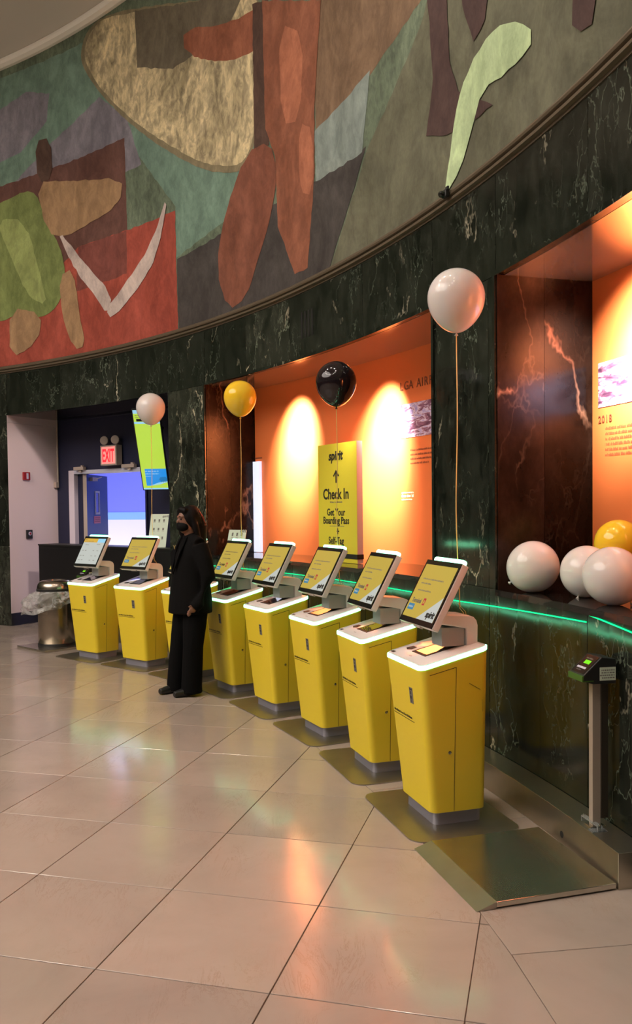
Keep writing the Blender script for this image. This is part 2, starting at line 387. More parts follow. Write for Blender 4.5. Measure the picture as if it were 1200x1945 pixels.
for k in range(len(ring_joints)-1):
    a, b = ring_joints[k], ring_joints[k+1]
    p = [cy(R_RING, a), cy(RW-.01, a), cy(RW-.01, b), cy(R_RING, b)]
    tile([(q.x, q.y) for q in p])
# floor inside the door recess
mb = MB()
for k in range(8):
    a, b = 42.9+k*2, 44.9+k*2
    mb.poly([cy(RW-.01, a), cy(18, a), cy(18, b), cy(RW-.01, b)])
mb.build('recess_floor', M['stone_far'], floor)

# ------------------------------------------------------------------ SETTING: walls
def arc_slab(mb, r0, r1, a0, a1, z0, z1, step=1.2):
    n = max(1, int(math.ceil(abs(a1-a0)/step)))
    loops = []
    for k in range(n+1):
        a = a0+(a1-a0)*k/n
        loops.append([cy(r0, a, z0), cy(r1, a, z0), cy(r1, a, z1), cy(r0, a, z1)])
    return mb.loft(loops, True)
wall = thing('wall_front', kind='structure')
NICHES = [(20.54, 39.25), (0.5, 16.7)]; DOOR = (42.84, 58.69)
JOINT = .012   # degrees half joint
def panel(a0, a1, z0, z1, m_=None, r0=RW, r1=RW+.05, name='marble_panel'):
    arc = JOINT
    return arc_slab(MB(), r0+random.uniform(0, .0012), r1, a0+arc, a1-arc, z0+.0015, z1-.0015).build(name, m_ or M['marble'], wall)
band = [-4, .5, 5.0, 8.6, 12.2, 16.7, 20.54, 25.5, 31.5, 35.4, 39.25, 42.84, 48.2, 53.4, 58.69, 62.4, 66, 70]
for a, b in zip(band, band[1:]): panel(a, b, Z_LIN, Z_RIM)
for a, b in ((16.7, 17.15), (17.15, 20.54), (39.25, 42.84), (58.69, 62.4), (62.4, 66), (66, 70), (-4, .5)):
    panel(a, b, .0, Z_SILL); panel(a, b, Z_SILL, Z_LIN)
for a, b in zip((20.54, 25.5, 31.5, 35.4), (25.5, 31.5, 35.4, 39.25)): panel(a, b, 0, Z_SILL-.035)
for a, b in ((.5, 5.0), (5.0, 8.6), (8.6, 12.24), (12.24, 16.7)): panel(a, b, 0, Z_SILL-.035)
# dark core behind the slabs
for a, b in ((16.7, 20.54), (39.25, 42.84), (58.69, 70), (-4, .5)):
    arc_slab(MB(), RW+.051, RW+.62, a+.02, b-.02, 0, Z_RIM).build('wall_core', M['grout'], wall)
arc_slab(MB(), RW+.051, RW+.62, -4, 70, Z_LIN+.05, Z_RIM+.02).build('wall_core', M['grout'], wall)
for a, b in NICHES: arc_slab(MB(), RW+.051, RN+.1, a, b, 0, Z_SILL-.04).build('wall_core', M['grout'], wall)
# recesses: sill, ceiling, sides, orange back
for a, b in NICHES:
    arc_slab(MB(), RW-.012, RN, a, b, Z_SILL-.034, Z_SILL).build('sill_slab', M['marble_sill'], wall)
    arc_slab(MB(), RW+.05, RN, a, b, Z_LIN, Z_LIN+.05).build('recess_ceiling', M['niche_ceiling'], wall)
    arc_slab(MB(), RN, RN+.05, a-.3, b+.3, Z_SILL-.05, Z_LIN+.05).build('orange_back_panel', M['orange'], wall)
    for az, sgn in ((a, 1), (b, -1)):
        for r0, r1 in ((RW+.002, RW+.30), (RW+.302, RN)):
            arc_slab(MB(), r0, r1, az, az+sgn*.06, Z_SILL, Z_LIN).build('marble_panel', M['marble_red'], wall)
    # thin stone frame round the opening
    arc_slab(MB(), RW-.012, RW, a, b, Z_LIN-.006, Z_LIN+.022).build('opening_frame', M['marble'], wall)
    arc_slab(MB(), RW-.012, RW, b-.02, b+.12, Z_SILL, Z_LIN+.022).build('opening_frame', M['marble'], wall)
    arc_slab(MB(), RW-.012, RW, a-.12, a+.02, Z_SILL, Z_LIN+.022).build('opening_frame', M['marble'], wall)
# mural moulding
def ring_profile(name, prof, m_, a0, a1, parent, step=1.2):
    n = int((a1-a0)/step); loops = [[cy(r, a0+(a1-a0)*k/n, z) for r, z in prof] for k in range(n+1)]
    o = MB().loft(loops, True).build(name, m_, parent); return o
M['mould'] = mat('bronze_grey_moulding', (.13, .10, .065, 1), .4, .3)
ring_profile('trim_1', [(RW+.06, 3.417), (RW-.005, 3.417), (RW-.005, 3.432), (RW-.030, 3.436), (RW-.030, 3.452), (RW-.018, 3.456), (RW-.018, 3.464), (RW-.036, 3.468), (RW-.040, 3.480), (RW-.036, 3.492), (RW-.022, 3.496), (RW-.022, 3.504), (RW-.012, 3.512), (RW+.06, 3.516)], M['mould'], -4, 70, None)['kind'] = 'structure'
ring_profile('trim_2', [(RW+.10, 7.44), (RW-.01, 7.44), (RW-.055, 7.462), (RW-.062, 7.50), (RW-.055, 7.535), (RW+.10, 7.54)], M['cove'], -4, 364-8, None)['kind'] = 'structure'
M['covelamp'] = mat('cove_lamp_emitter', (1, 1, 1, 1), .5, emit=(1.0, .90, .76, 1), es=32)
cv = thing('cove_light', cy(11.75, 50, 7.57), 0, 'hidden lamp tube glowing on top of the cream ceiling cove', 'lamp')
o = MB().tube([cy(11.745, a, 7.585) for a in range(-4, 76, 2)], .014, 6).build('lamp_tube', M['covelamp']); inv_parent(o, cv)
# ceiling ring (the dome above the hall stays open to its light)
cl = thing('ceiling', kind='structure')
n = 60; mb = MB()
prof = [(RW+.10, 7.52), (11.72, 7.56), (11.2, 7.78), (10.2, 7.98), (8.6, 8.05), (6.0, 8.05), (6.0, 8.15), (RW+.2, 8.15)]
loops = [[cy(r, 360*k/n, z) for r, z in prof] for k in range(n+1)]
mb.loft(loops, False).build('ceiling_ring', M['ceil'], cl, True)
# rest of the rotunda
wb = thing('wall_back', kind='structure')
arc_slab(MB(), RW, RW+.3, 70, 356, 0, Z_RIM, 3).build('marble_wall', M['marble'], wb)
arc_slab(MB(), RW, RW+.3, 70, 356, Z_RIM, 7.6, 3).build('upper_wall', paint('back_mural_green', (.10, .13, .085, 1)), wb)
# door recess
arc_slab(MB(), RW+.05, RD, DOOR[0], DOOR[1], Z_LIN, Z_LIN+.05).build('recess_ceiling', M['marble_sill'], wall)
wl = thing('wall_left', kind='structure')
arc_slab(MB(), RW+.002, RD, DOOR[1], DOOR[1]+.1, .17, Z_LIN-.10).build('pale_side_wall', M['pinkwall'], wl)
arc_slab(MB(), RW+.002, RD, DOOR[1], DOOR[1]+.1, Z_LIN-.098, Z_LIN).build('pale_header', M['pinkwall'], wl)
arc_slab(MB(), RW+.002, RD, DOOR[1]-.04, DOOR[1]+.1, 0, .17).build('side_skirting', M['dark'], wl)
arc_slab(MB(), RW+.002, RD, DOOR[0]-.1, DOOR[0], 0, Z_LIN).build('dark_side_wall', M['navy'], wl)
O0, O1, OZ = 50.29, 57.53, 2.125
arc_slab(MB(), RD, RD+.15, DOOR[0]-.2, O0, 0, Z_LIN+.05).build('navy_wall_panel', M['navy'], wl)
arc_slab(MB(), RD, RD+.15, O1, DOOR[1]+.2, 0, Z_LIN+.05).build('navy_wall_panel', M['navy'], wl)
arc_slab(MB(), RD, RD+.15, O0, O1, OZ, Z_LIN+.05).build('navy_wall_panel', M['navy'], wl)
# lit room beyond the door
bk = thing('wall_beyond_door', kind='structure')
arc_slab(MB(), 16, 16.1, 40, 76, 1.52, 3.1, 3).build('violet_wall_field', M['purple'], bk)
arc_slab(MB(), 15.995, 16.1, 40, 76, 1.38, 1.52, 3).build('light_blue_band', M['ltblue'], bk)
arc_slab(MB(), 16, 16.1, 40, 76, 0, 1.38, 3).build('white_wall_field', M['whitewall'], bk)
arc_slab(MB(), RD+.16, 16.1, 40, 40.4, 0, 3.1).build('side_wall', M['purple'], bk)
arc_slab(MB(), RD+.16, 16.1, 75.6, 76, 0, 3.1).build('side_wall', M['purple'], bk)
arc_slab(MB(), RD+.10, 16.1, 40, 76, 3.0, 3.1, 3).build('room_ceiling', M['whitewall'], bk)
arc_slab(MB(), RD+.15, RD+.17, DOOR[1]+.2, 76, 0, 3.1, 3).build('side_wall', M['purple'], bk)
# door frame and leaf
dr = thing('door_1', kind='structure')
arc_slab(MB(), RD-.02, RD+.17, O1-.50, O1, 0, OZ).build('jamb', mat('pale_jamb_paint', (.62, .55, .62, 1), .5), dr)
arc_slab(MB(), RD-.02, RD+.17, O0, O0+.16, 0, OZ).build('jamb', M['navy'], dr)
arc_slab(MB(), RD-.02, RD+.17, O0+.16, O1-.50, OZ-.05, OZ).build('head', M['whitewall'], dr)
arc_slab(MB(), RD+.05, RD+.16, O1-.95, O1-.50, 0, OZ-.05).build('second_leaf_edge', M['navy'], dr)
th = D(86); ld = Vector((math.cos(th), math.sin(th), 0)); lp = Vector((math.sin(th), -math.cos(th), 0))
LM = Matrix.Identity(4); P0 = Vector((-3.275, 12.03, 0))
for i in range(3): LM[i][0] = ld[i]; LM[i][1] = (0, 0, 1)[i]; LM[i][2] = lp[i]; LM[i][3] = P0[i]
leaf = MB(LM).box(0, .92, .01, 2.07, -.022, .022).build('door_leaf', M['doorblue'], dr)
MB(LM).box(-.006, .0, .01, 2.07, -.030, .022).build('leaf_edge', M['beige'], dr)
MB(LM).box(.33, .36, 1.50, 1.84, .022, .032).box(.50, .53, 1.50, 1.84, .022, .032).box(.36, .50, 1.81, 1.84, .022, .032).box(.36, .50, 1.50, 1.53, .022, .032).build('window_frame', M['whitewall'], leaf)
MB(LM).box(.36, .50, 1.53, 1.81, .022, .025).build('window_pane', M['glass_dark'], leaf)
MB(LM).box(.28, .56, 1.37, 1.475, .022, .026).build('red_notice', M['pinkprint'], leaf)
mb = MB(LM@T(.30, 1.39, .0262))
for k in range(3): scribble(mb, 0, k*.027, .24, .02, .0003, k+3)
mb.build('notice_print', M['alarm'], leaf)
MB(LM).box(.12, .34, 1.98, 2.03, .022, .07).tube([(.2, 2.0, .07), (.42, 2.04, .10)], .008, 6).build('door_closer', M['beige'], leaf)
for az, w_ in ((56.35, .20), (51.75, .26)):
    Mx = tang(RD-.02, az, OZ)
    MB(Mx).box(-w_/2, w_/2, .0, .045, 0, .05).box(w_*.2, w_*.36, .045, .065, .01, .04).box(-w_*.1, w_*.15, -.03, .0, .0, .03).build('door_hardware', M['beige'], dr)

# ------------------------------------------------------------------ mural: plain abstract colour fields
mur = thing('mural', cy(RW, 30, Z_RIM), 0, 'huge curved painted mural of abstract colour fields above the marble wall', 'mural')
def mural_patch(name, poly, m_, lift, parent):
    bm = bmesh.new()
    vs = [bm.verts.new((a, z, 0)) for a, z in poly]
    bm.faces.new(vs)
    a0 = min(p[0] for p in poly); a1 = max(p[0] for p in poly); a = math.ceil(a0)
    while a < a1:
        bmesh.ops.bisect_plane(bm, geom=bm.verts[:]+bm.edges[:]+bm.faces[:], plane_co=(a, 0, 0), plane_no=(1, 0, 0)); a += 1
    bmesh.ops.triangulate(bm, faces=bm.faces)
    ext = bmesh.ops.extrude_face_region(bm, geom=bm.faces[:])
    for v in ext['geom']:
        if isinstance(v, bmesh.types.BMVert): v.co.z = .0003
    for v in bm.verts: v.co = cy(RW+.03-lift-v.co.z*.5, v.co.x, v.co.y)
    bmesh.ops.recalc_face_normals(bm, faces=bm.faces)
    me = bpy.data.meshes.new(name); bm.to_mesh(me); bm.free(); me.materials.append(m_)
    o = bpy.data.objects.new(name, me); COL.objects.link(o); inv_parent(o, mur); return o
o = arc_slab(MB(), RW+.03, RW+.12, -4, 70, 3.50, 7.46, 1).build('painted_ground', paint('mural_green', (.115, .150, .100, 1), .25)); inv_parent(o, mur)
def curve_pts(pts, it=2):
    for _ in range(it):
        q = []
        for i in range(len(pts)):
            a, b = pts[i], pts[(i+1) % len(pts)]
            q += [(a[0]*.75+b[0]*.25, a[1]*.75+b[1]*.25), (a[0]*.25+b[0]*.75, a[1]*.25+b[1]*.75)]
        pts = q
    return pts
SHAPES = [
 ('teal', (.135, .215, .165), 0, [[58.84, 7.35], [50.59, 7.28], [45, 6.9], [36, 5.6], [33, 4.6], [42, 4.3], [42.0, 4.85], [46.8, 5.9], [59.01, 5.9]]),
 ('olive', (.105, .105, .068), 0, [[25.28, 4.26], [21.51, 4.75], [18, 5.6], [10, 6], [-3, 5.5], [-3, 3.50], [14.71, 3.50], [19.54, 3.50], [25.36, 3.50], [28.24, 3.53]]),
 ('brown', (.165, .105, .062), 0, [[30, 6.6], [24, 5.7], [20.5, 4.95], [23.68, 4.84], [25.23, 4.77], [27.69, 4.68], [29.31, 4.73]]),
 ('lavender', (.175, .165, .190), 0, [[68, 6.9], [58.91, 6.93], [56.32, 7.03], [54.02, 6.88], [54.34, 6.55], [56.96, 6.28], [68, 6.1]]),
 ('lavender', (.175, .165, .190), 0, [[53.87, 6.26], [49.16, 6.53], [46.5, 6.1], [45.2, 5.5], [46.67, 5.5], [53.4, 5.91], [57.54, 5.93]]),
 ('maroon', (.110, .050, .038), 0, [[69, 5.93], [59.08, 5.93], [53.92, 5.93], [46.78, 5.9], [46.68, 4.83], [46.76, 4.33], [52.1, 4.34], [69, 4.5]]),
 ('red', (.300, .060, .038), 0, [[41.93, 3.50], [42.03, 4.81], [46.68, 4.83], [51.5, 4.84], [56.29, 4.4], [69, 4.1], [69, 3.50], [55.88, 3.50]]),
 ('red dim', (.165, .048, .036), 0, [[46.75, 4.83], [46.8, 4.33], [51.8, 4.30], [51.5, 4.84]]),
 ('charcoal', (.050, .044, .040), 0, [[41.91, 4.28], [37.33, 4.34], [32.58, 4.33], [25.36, 4.28], [27.37, 3.77], [28.4, 3.50], [41.88, 3.50]]),
 ('blue', (.19, .23, .21), 0, [[29.4, 4.72], [25.03, 4.81], [25.68, 4.26], [29.36, 4.3]]),
 ('cream rim', (.20, .17, .10), 2, [[50.95, 7.16], [50.3, 7.40], [48.24, 7.45], [41.92, 7.03], [35.13, 6.43], [33.6, 6.25], [34.1, 5.2], [35.2, 4.80], [37.73, 4.93], [40.66, 5.22], [45.13, 5.83], [48.64, 6.46], [50.6, 6.94]]),
 ('cream', (.420, .350, .205), 2, [[50.61, 7.16], [49.96, 7.36], [48.24, 7.42], [41.92, 6.98], [35.13, 6.4], [33.73, 6.25], [34.34, 5.2], [35.33, 4.87], [37.73, 5.0], [40.66, 5.29], [45.13, 5.9], [48.64, 6.52], [50.23, 6.94]]),
 ('slate', (.125, .105, .070), 0, [[45.54, 7.25], [35.17, 6.5], [36.8, 6.3], [42.01, 6.32], [45.43, 6.6]]),
 ('rust bar', (.245, .085, .045), 1, [[40.96, 6.66], [36.57, 6.31], [33.74, 6.21], [33.79, 5.83], [37.11, 5.97], [40.9, 6.38]]),
 ('umber', (.075, .042, .030), 0, [[34.6, 6.3], [33.2, 6.2], [33.3, 4.9], [34.6, 4.9]]),
 ('rust column', (.215, .078, .042), 0, [[33.73, 6.25], [28.77, 5.73], [29.17, 5.26], [29.38, 4.93], [29.44, 4.37], [30.1, 3.62], [31.2, 3.62], [32.61, 4.12], [32.76, 4.75], [33.6, 5.07]]),
 ('rust light', (.330, .120, .065), 1, [[32.3, 5.9], [30.2, 5.6], [30.6, 4.9], [32.2, 5.0]]),
 ('rust light', (.330, .120, .065), 1, [[30.7, 4.9], [29.5, 4.75], [29.6, 4.2], [30.7, 4.3]]),
 ('rust block', (.175, .062, .036), 1, [[35.31, 4.98], [33.2, 4.93], [32.55, 4.59], [33.29, 4.21], [34.5, 3.88], [35.49, 3.60], [37.19, 3.54], [38.25, 4.01], [37.3, 4.54]]),
 ('plum', (.060, .034, .030), 0, [[21.2, 5.3], [19.9, 5.1], [19.55, 4.32], [19.05, 4.1], [17.03, 3.83], [18.08, 3.84], [19.84, 3.90], [21.09, 4.0], [20.62, 4.33]]),
 ('plum', (.060, .034, .030), 0, [[19.2, 4.9], [16.9, 4.7], [17.45, 4.35], [18.12, 4.3], [18.6, 4.5]]),
 ('plum', (.060, .034, .030), 0, [[12.9, 4.1], [11.9, 4.0], [12.22, 3.74], [12.7, 3.76], [13.07, 3.83]]),
 ('pale green', (.400, .520, .290), 1, [[19.95, 3.52], [19.6, 3.75], [19.0, 4.08], [17.8, 4.24], [16.2, 4.22], [14.6, 3.96], [16.2, 3.92], [17.6, 3.98], [18.3, 3.78], [18.9, 3.62]]),
 ('moss', (.160, .200, .062), 2, [[68, 5.6], [59.12, 5.69], [55.75, 5.8], [54.6, 5.32], [52.62, 4.69], [53.2, 4.21], [55.2, 4.05], [57.5, 4.2], [59.39, 4.1], [68, 4.4]]),
 ('moss light', (.260, .310, .105), 1, [[59.5, 5.5], [56.6, 5.4], [55.2, 4.6], [54.6, 4.2], [56.6, 4.4], [58.2, 5.0]]),
 ('tan', (.300, .185, .095), 1, [[55.5, 5.84], [52.4, 5.69], [46.96, 5.46], [47.3, 5.16], [50.68, 5.07], [52.62, 5.01], [54.55, 5.13]]),
 ('umber', (.110, .060, .035), 1, [[55.5, 6.35], [53.95, 6.32], [53.8, 5.80], [55.3, 5.80]]),
 ('tan', (.190, .110, .058), 1, [[53.4, 4.55], [52.0, 4.6], [51.4, 3.95], [50.92, 3.60], [52.1, 3.58], [53.19, 4.04]]),
 ('tan', (.190, .090, .050), 1, [[58.3, 4.3], [55.15, 4.13], [55.57, 3.77], [58.43, 3.60]]),
 ('white sliver', (.46, .38, .34), 1, [[53.68, 5.19], [50.9, 4.62], [48.2, 4.14], [48.7, 3.90], [49.9, 4.18], [52.0, 4.60]]),
 ('white sliver', (.46, .38, .34), 1, [[48.9, 3.98], [46.93, 4.21], [44.32, 4.55], [42.5, 5.08], [43.7, 4.42], [45.39, 4.15], [48.3, 3.84]]),
]
pm = {}
for i, (nm, c, it, pts) in enumerate(SHAPES):
    if nm not in pm: pm[nm] = paint('mural_'+nm.replace(' ', '_'), tuple([k*1.08 for k in c])+(1,), .42 if nm == 'cream' else .17, 6.0 if nm == 'cream' else 4.0)
    base_pts = curve_pts(pts, it) if it else pts; q = []; jr = random.Random(i)
    for k in range(len(base_pts)):     # hand-painted, slightly uneven outline
        a, b = base_pts[k], base_pts[(k+1) % len(base_pts)]; d = math.hypot((a[0]-b[0])*.2, a[1]-b[1]); n = max(1, int(d/.07))
        for t in range(n):
            j = .0 if t == 0 else .009
            q.append((a[0]+(b[0]-a[0])*t/n+jr.uniform(-j, j)*4, min(7.46, max(3.49, a[1]+(b[1]-a[1])*t/n+jr.uniform(-j, j)))))
    mural_patch('painted_shape', q, pm[nm], .0006+.0003*i, mur)
# dappled brush marks of the cream field
# ------------------------------------------------------------------ kiosks
KW, KWB, KD, KSL, KZF, KZB, KZ0 = .463, .389, .360, .067, .795, .881, .072
SX, SZ, SH, SW, TI, ST = .295, .971, .354, .406, .492, .043
def rrect(u0, u1, v0, v1, r, n=5):
    pts = []
    for (cu, cv, a0) in ((u1-r, v1-r, 0), (u0+r, v1-r, 90), (u0+r, v0+r, 180), (u1-r, v0+r, 270)):
        for k in range(n+1):
            a = D(a0+90*k/n); pts.append((cu+r*math.cos(a), cv+r*math.sin(a)))
    return pts
def deck_z(u): return KZB+(KZF-KZB)*u/KD
SCR = Matrix.Identity(4)
_ct, _st = math.cos(TI), math.sin(TI)
for i in range(3):
    SCR[i][0] = (0, 1, 0)[i]; SCR[i][1] = (-_st, 0, _ct)[i]; SCR[i][2] = (_ct, 0, _st)[i]; SCR[i][3] = (SX, 0, SZ)[i]
fl = math.hypot(KSL, KZF-.02-KZ0); fu = (KSL/fl, 0, (KZF-.02-KZ0)/fl); fn = (fu[2], 0, -fu[0])
FRT = Matrix.Identity(4)
for i in range(3):
    FRT[i][0] = (0, 1, 0)[i]; FRT[i][1] = fu[i]; FRT[i][2] = fn[i]; FRT[i][3] = (KD-KSL, 0, KZ0)[i]
dl = math.hypot(KD, KZF-KZB); du = (KD/dl, 0, (KZF-KZB)/dl)      # deck, running from back to front
DCK = Matrix.Identity(4)
for i in range(3):
    DCK[i][0] = (0, 1, 0)[i]; DCK[i][1] = (-du[0], 0, -du[2])[i]; DCK[i][2] = (-du[2], 0, du[0])[i]; DCK[i][3] = (KD, 0, KZF)[i]
def make_kiosk(label, alt=False):
    root = thing('check_in_kiosk', (0, 0, 0), 0, label, 'kiosk', 'row of yellow check-in kiosks')
    # body, lower end narrower
    lo = rrect(0, KD-KSL, -KWB/2, KWB/2, .038); hi = rrect(0, KD, -KW/2, KW/2, .038)
    def lvl(t, inset=0):
        out = []
        for (a, b), (c, d) in zip(lo, hi):
            u = a+(c-a)*t; v = b+(d-b)*t
            ztop = deck_z(c)-.020
            out.append((u, v, KZ0+(ztop-KZ0)*t))
        return out
    body = MB().loft([lvl(0), lvl(1)], True).build('body', M['yellow'], root, True)
    # near side: service door outline and lock; the seam is a recessed-looking dark groove strip
    def side_pt(u, t, off, sg=1):
        vb = (KWB/2+(KW/2-KWB/2)*t)*sg; return (u, vb+off*sg, KZ0+(deck_z(u)-.020-KZ0)*t)
    for sg in (1, -1):
        g = MB(); uu = (KD-KSL)*.60; 
        g.loft([[side_pt(uu-.0012, t, .0006, sg), side_pt(uu+.0012, t, .0006, sg), side_pt(uu+.0012, t, -.004, sg), side_pt(uu-.0012, t, -.004, sg)] for t in (.004, .5, .955)], True)
        g.loft([[side_pt(u, .957, .0006, sg), side_pt(u, .953, .0006, sg), side_pt(u, .953, -.004, sg), side_pt(u, .957, -.004, sg)] for u in (uu, KD-.045)], True)
        g.build('door_seam', M['ink'], body)
    x, y, z = side_pt((KD-KSL)*.60+.028, .40, 0)
    MB(T(x, y, z)@Matrix.Rotation(D(-90), 4, 'X')).lathe([(.0085, -.002), (.0085, .003), (.006, .0045)], 14).build('lock', M['chrome'], root, True)
    # plinth and floor plate
    MB().loft([[(u, v, z) for u, v in rrect(.015, KD-KSL-.022, -KWB/2+.02, KWB/2-.02, .03)] for z in (.0065, KZ0+.002)], True).build('plinth', M['plinth'], root, True)
    MB().loft([[(u, v, z) for u, v in rrect(-.12, .452, -.375, .350, .075, 7)] for z in (.0005, .0065)], True).build('floor_plate', M['plate'], root, True)
    # glowing rim and deck
    def top(off, dz): return [(u, v, deck_z(u)+dz) for u, v in rrect(-off, KD+off, -KW/2-off, KW/2+off, .038+off)]
    MB().loft([top(-.004, -.0205), top(.003, -.018), top(.003, -.001), top(-.006, .001)], True).build('light_rim', M['glow'], root, True)
    MB().loft([top(-.005, -.001), top(-.005, .004), top(-.009, .006)], True).build('deck', M['deck'], root, True)
    Z1 = .0062
    Md = DCK@T(0, 0, Z1)
    # scanner window
    sc_ = MB(Md).box(-.070, .095, .085, .275, 0, .0018).build('scanner_bezel', M['ink'], root)
    MB(Md).box(-.052, .077, .102, .225, .0018, .0026).build('scanner_glass', M['glass_dark'], sc_)
    mbp = MB(Md)
    for k in range(6):
        a = 2*PI*k/6; 
    mbp.poly([(-.175, .10, .0004), (-.135, .085, .0004), (-.105, .10, .0004), (-.115, .135, .0004), (-.165, .135, .0004)])
    mbp.build('printed_icon', M['ink'], root)
    m2 = MB(Md); m2.poly([(-.205, .018, .0004), (-.165, .018, .0004), (-.165, .036, .0004), (-.205, .036, .0004)]); m2.build('small_label', M['ink'], root); m3_ = MB(Md); scribble(m3_, -.02, .045, .035, .008, .0004, 9); m3_.build('deck_print', M['shade_ink'], root)
    # arm: horizontal bar with a rounded rear post
    prof = [(.012, .862), (.072, .862), (.072, .955), (.232, .985), (.232, 1.035), (.060, 1.020), (.032, 1.010), (.016, .992), (.010, .968)]
    MB().loft([[(u, v, z) for u, z in prof] for v in (-.02, .135)], True).build('arm', M['white'], root, False, .006)
    MB().box(.074, .200, .0, .118, .868, .962).build('card_reader_block', M['frost'], root, False, .003)
    # monitor
    mon = MB(SCR).box(-SW/2, SW/2, 0, SH, -ST, -.004).build('monitor', M['white'], root, False, .006)
    MB(SCR).box(-SW/2+.002, SW/2-.002, .002, SH-.002, -.004, 0).build('bezel', M['bezel'], mon)
    x0, x1, y0, y1 = -SW/2+.018, SW/2-.018, .030, SH-.028
    zf = .0006
    def rect(nm, a, b, c, d, z, m_): return MB(SCR).box(a, b, c, d, 0, z).build(nm, m_, mon)
    if not alt:
        rect('screen', x0, x1, y0, y1, zf, M['screen_y'])
        MB(SCR).poly([(x0+.17, y0, zf+.0003), (x1, y0, zf+.0003), (x1, y0+.135, zf+.0003)]).build('screen_corner', M['screen_w'], mon)
        rect('screen_button', x0+.018, x0+.088, y0+.038, y0+.072, zf+.0006, M['screen_b'])
        tb = MB(SCR@T(x0+.026, y0+.050, zf+.0007)); scribble(tb, 0, 0, .05, .011, .0002, 4); tb.build('button_print', M['screen_w'], mon)
        ln = MB(SCR@T(x0, 0, zf+.0002))
        for yy, wd, sd in ((y1-.085, .24, 1), (y1-.110, .12, 2), (y1-.150, .155, 3)): scribble(ln, .045, yy, wd, .009, .0003, sd)
        ln.build('small_print', M['shade_ink'], mon)
        text('Terminal', .036, SCR@T(x0+.035, y1-.215, zf+.0008), 'lettering', M['shade_ink'], mon, .0005, xs=.85)
        rect('terminal_mark', x0+.165, x0+.192, y1-.222, y1-.184, zf+.0006, M['screen_r'])
        text('A', .026, SCR@T(x0+.171, y1-.213, zf+.0009), 'lettering', M['screen_y'], mon, .001)
        text('spirit', .048, SCR@T(x1-.108, y0+.020, zf+.0008), 'lettering', M['ink'], mon, .0018, shear=.22, xs=.95)
    else:
        rect('screen', x0, x1, y0, y1, zf, M['screen_w'])
        rect('screen_header', x0, x0+.24, y1-.045, y1, zf+.0005, M['screen_orange']); rect('screen_header', x0+.24, x1, y1-.045, y1, zf+.0005, M['screen_c'])
        ln = MB(SCR@T(0, 0, zf+.0002))
        for a_, b_, c_ in ((x0+.05, y1-.078, .06), (x0+.25, y1-.072, .06), (x0+.01, y1-.02, .05), (x0+.01, y1-.036, .16)): scribble(ln, a_, b_, c_, .008, .0008, int(a_*1000) % 7+2)
        for a_ in (.03, .08, .22, .29):
            for b_ in (.04, .09, .15): scribble(ln, x0+a_, y0+b_, .03, .010, .0003, int(a_*100+b_*100))
        ln.build('small_print', M['shade_ink'], mon)
    # light bar on top, small camera slot below
    cap = [(u, z) for u, z in rrect(-ST+.002, -.006, SH-.004, SH+.024, .011)]
    lb = MB(SCR)
    L_ = []
    for x_, k in ((-.150, .45), (-.145, .8), (-.135, 1), (.165, 1), (.175, .8), (.180, .45)):
        L_.append([(x_, SH+.010+(z-SH-.010)*k, -.022+(u+.022)*k) for u, z in cap])
    lb.loft(L_, True).build('light_bar', M['glow'], mon, True)
    MB(SCR).box(-.03, .05, -.008, 0, -.03, -.012).build('camera_slot', M['beige'], mon)
    # front print
    Mf = FRT@T(0, fl-.020, .0005)
    s_ = MB(Mf).box(.058, .100, -.165, -.085, 0, .0012).build('sticker', M['shade_ink'], root)
    k_ = MB(Mf@T(0, 0, .0013)); k_.box(.064, .094, -.098, -.090, 0, .0004); k_.box(.070, .082, -.120, -.104, 0, .0004); k_.box(.066, .086, -.142, -.126, 0, .0004); k_.box(.074, .080, -.160, -.144, 0, .0004); k_.build('sticker_mark', M['ink'], s_)
    p_ = MB(Mf); p_.box(-.180, .085, -.262, -.259, 0, .0006)
    scribble(p_, -.172, -.250, .235, .013, .0006, 12); p_.build('front_print', M['ink'], root)
    return root
ORD = ['second', 'third', 'fourth', 'fifth', 'sixth', 'seventh']
KIOSKS = [  # x, y, yaw, label
 (-2.280, 9.192, 4.009, 'yellow kiosk showing a white grid screen, farthest left beside the trash bin'),
 (-1.668, 8.690, 4.017, 'yellow check-in kiosk with a yellow screen, tied to the left white balloon'),
 (-1.075, 8.083, 3.842, 'yellow check-in kiosk mostly hidden behind the standing woman'),
 (-.588, 7.453, 3.690, 'yellow check-in kiosk directly behind the woman leaning on it, tied to the yellow balloon'),
 (-.184, 6.750, 3.640, 'yellow check-in kiosk between the yellow-balloon kiosk and the black-balloon kiosk'),
 (.200, 6.002, 3.572, 'yellow check-in kiosk tied to the black balloon in front of the yellow sign'),
 (.514, 5.185, 3.450, 'yellow check-in kiosk without balloon, second nearest, beside the nearest one'),
 (.759, 4.352, 3.434, 'nearest and largest yellow check-in kiosk beside the steel platform, with large white balloon'),
]
k_alt = make_kiosk(KIOSKS[0][3], True); k_std = make_kiosk(KIOSKS[7][3])
for i, (x, y, a, lab) in enumerate(KIOSKS):
    o = k_alt if i == 0 else (k_std if i == 7 else copy_tree(k_std))
    o.location = (x, y, 0); o.rotation_euler = (0, 0, a); o['label'] = lab
k8 = k_std; 
sr = MB(T(0, 0, 0)); 
def sp(u, t, off): return (u, KWB/2+(KW/2-KWB/2)*t+off, KZ0+(deck_z(u)-.020-KZ0)*t)
scr = MB().tube([sp(.105, .825, .0008), sp(.045, .765, .0008)], .0009, 4).tube([sp(.035, .70, .0008), sp(.030, .62, .0008)], .0005, 4).build('scratch', M['ink'], k8)

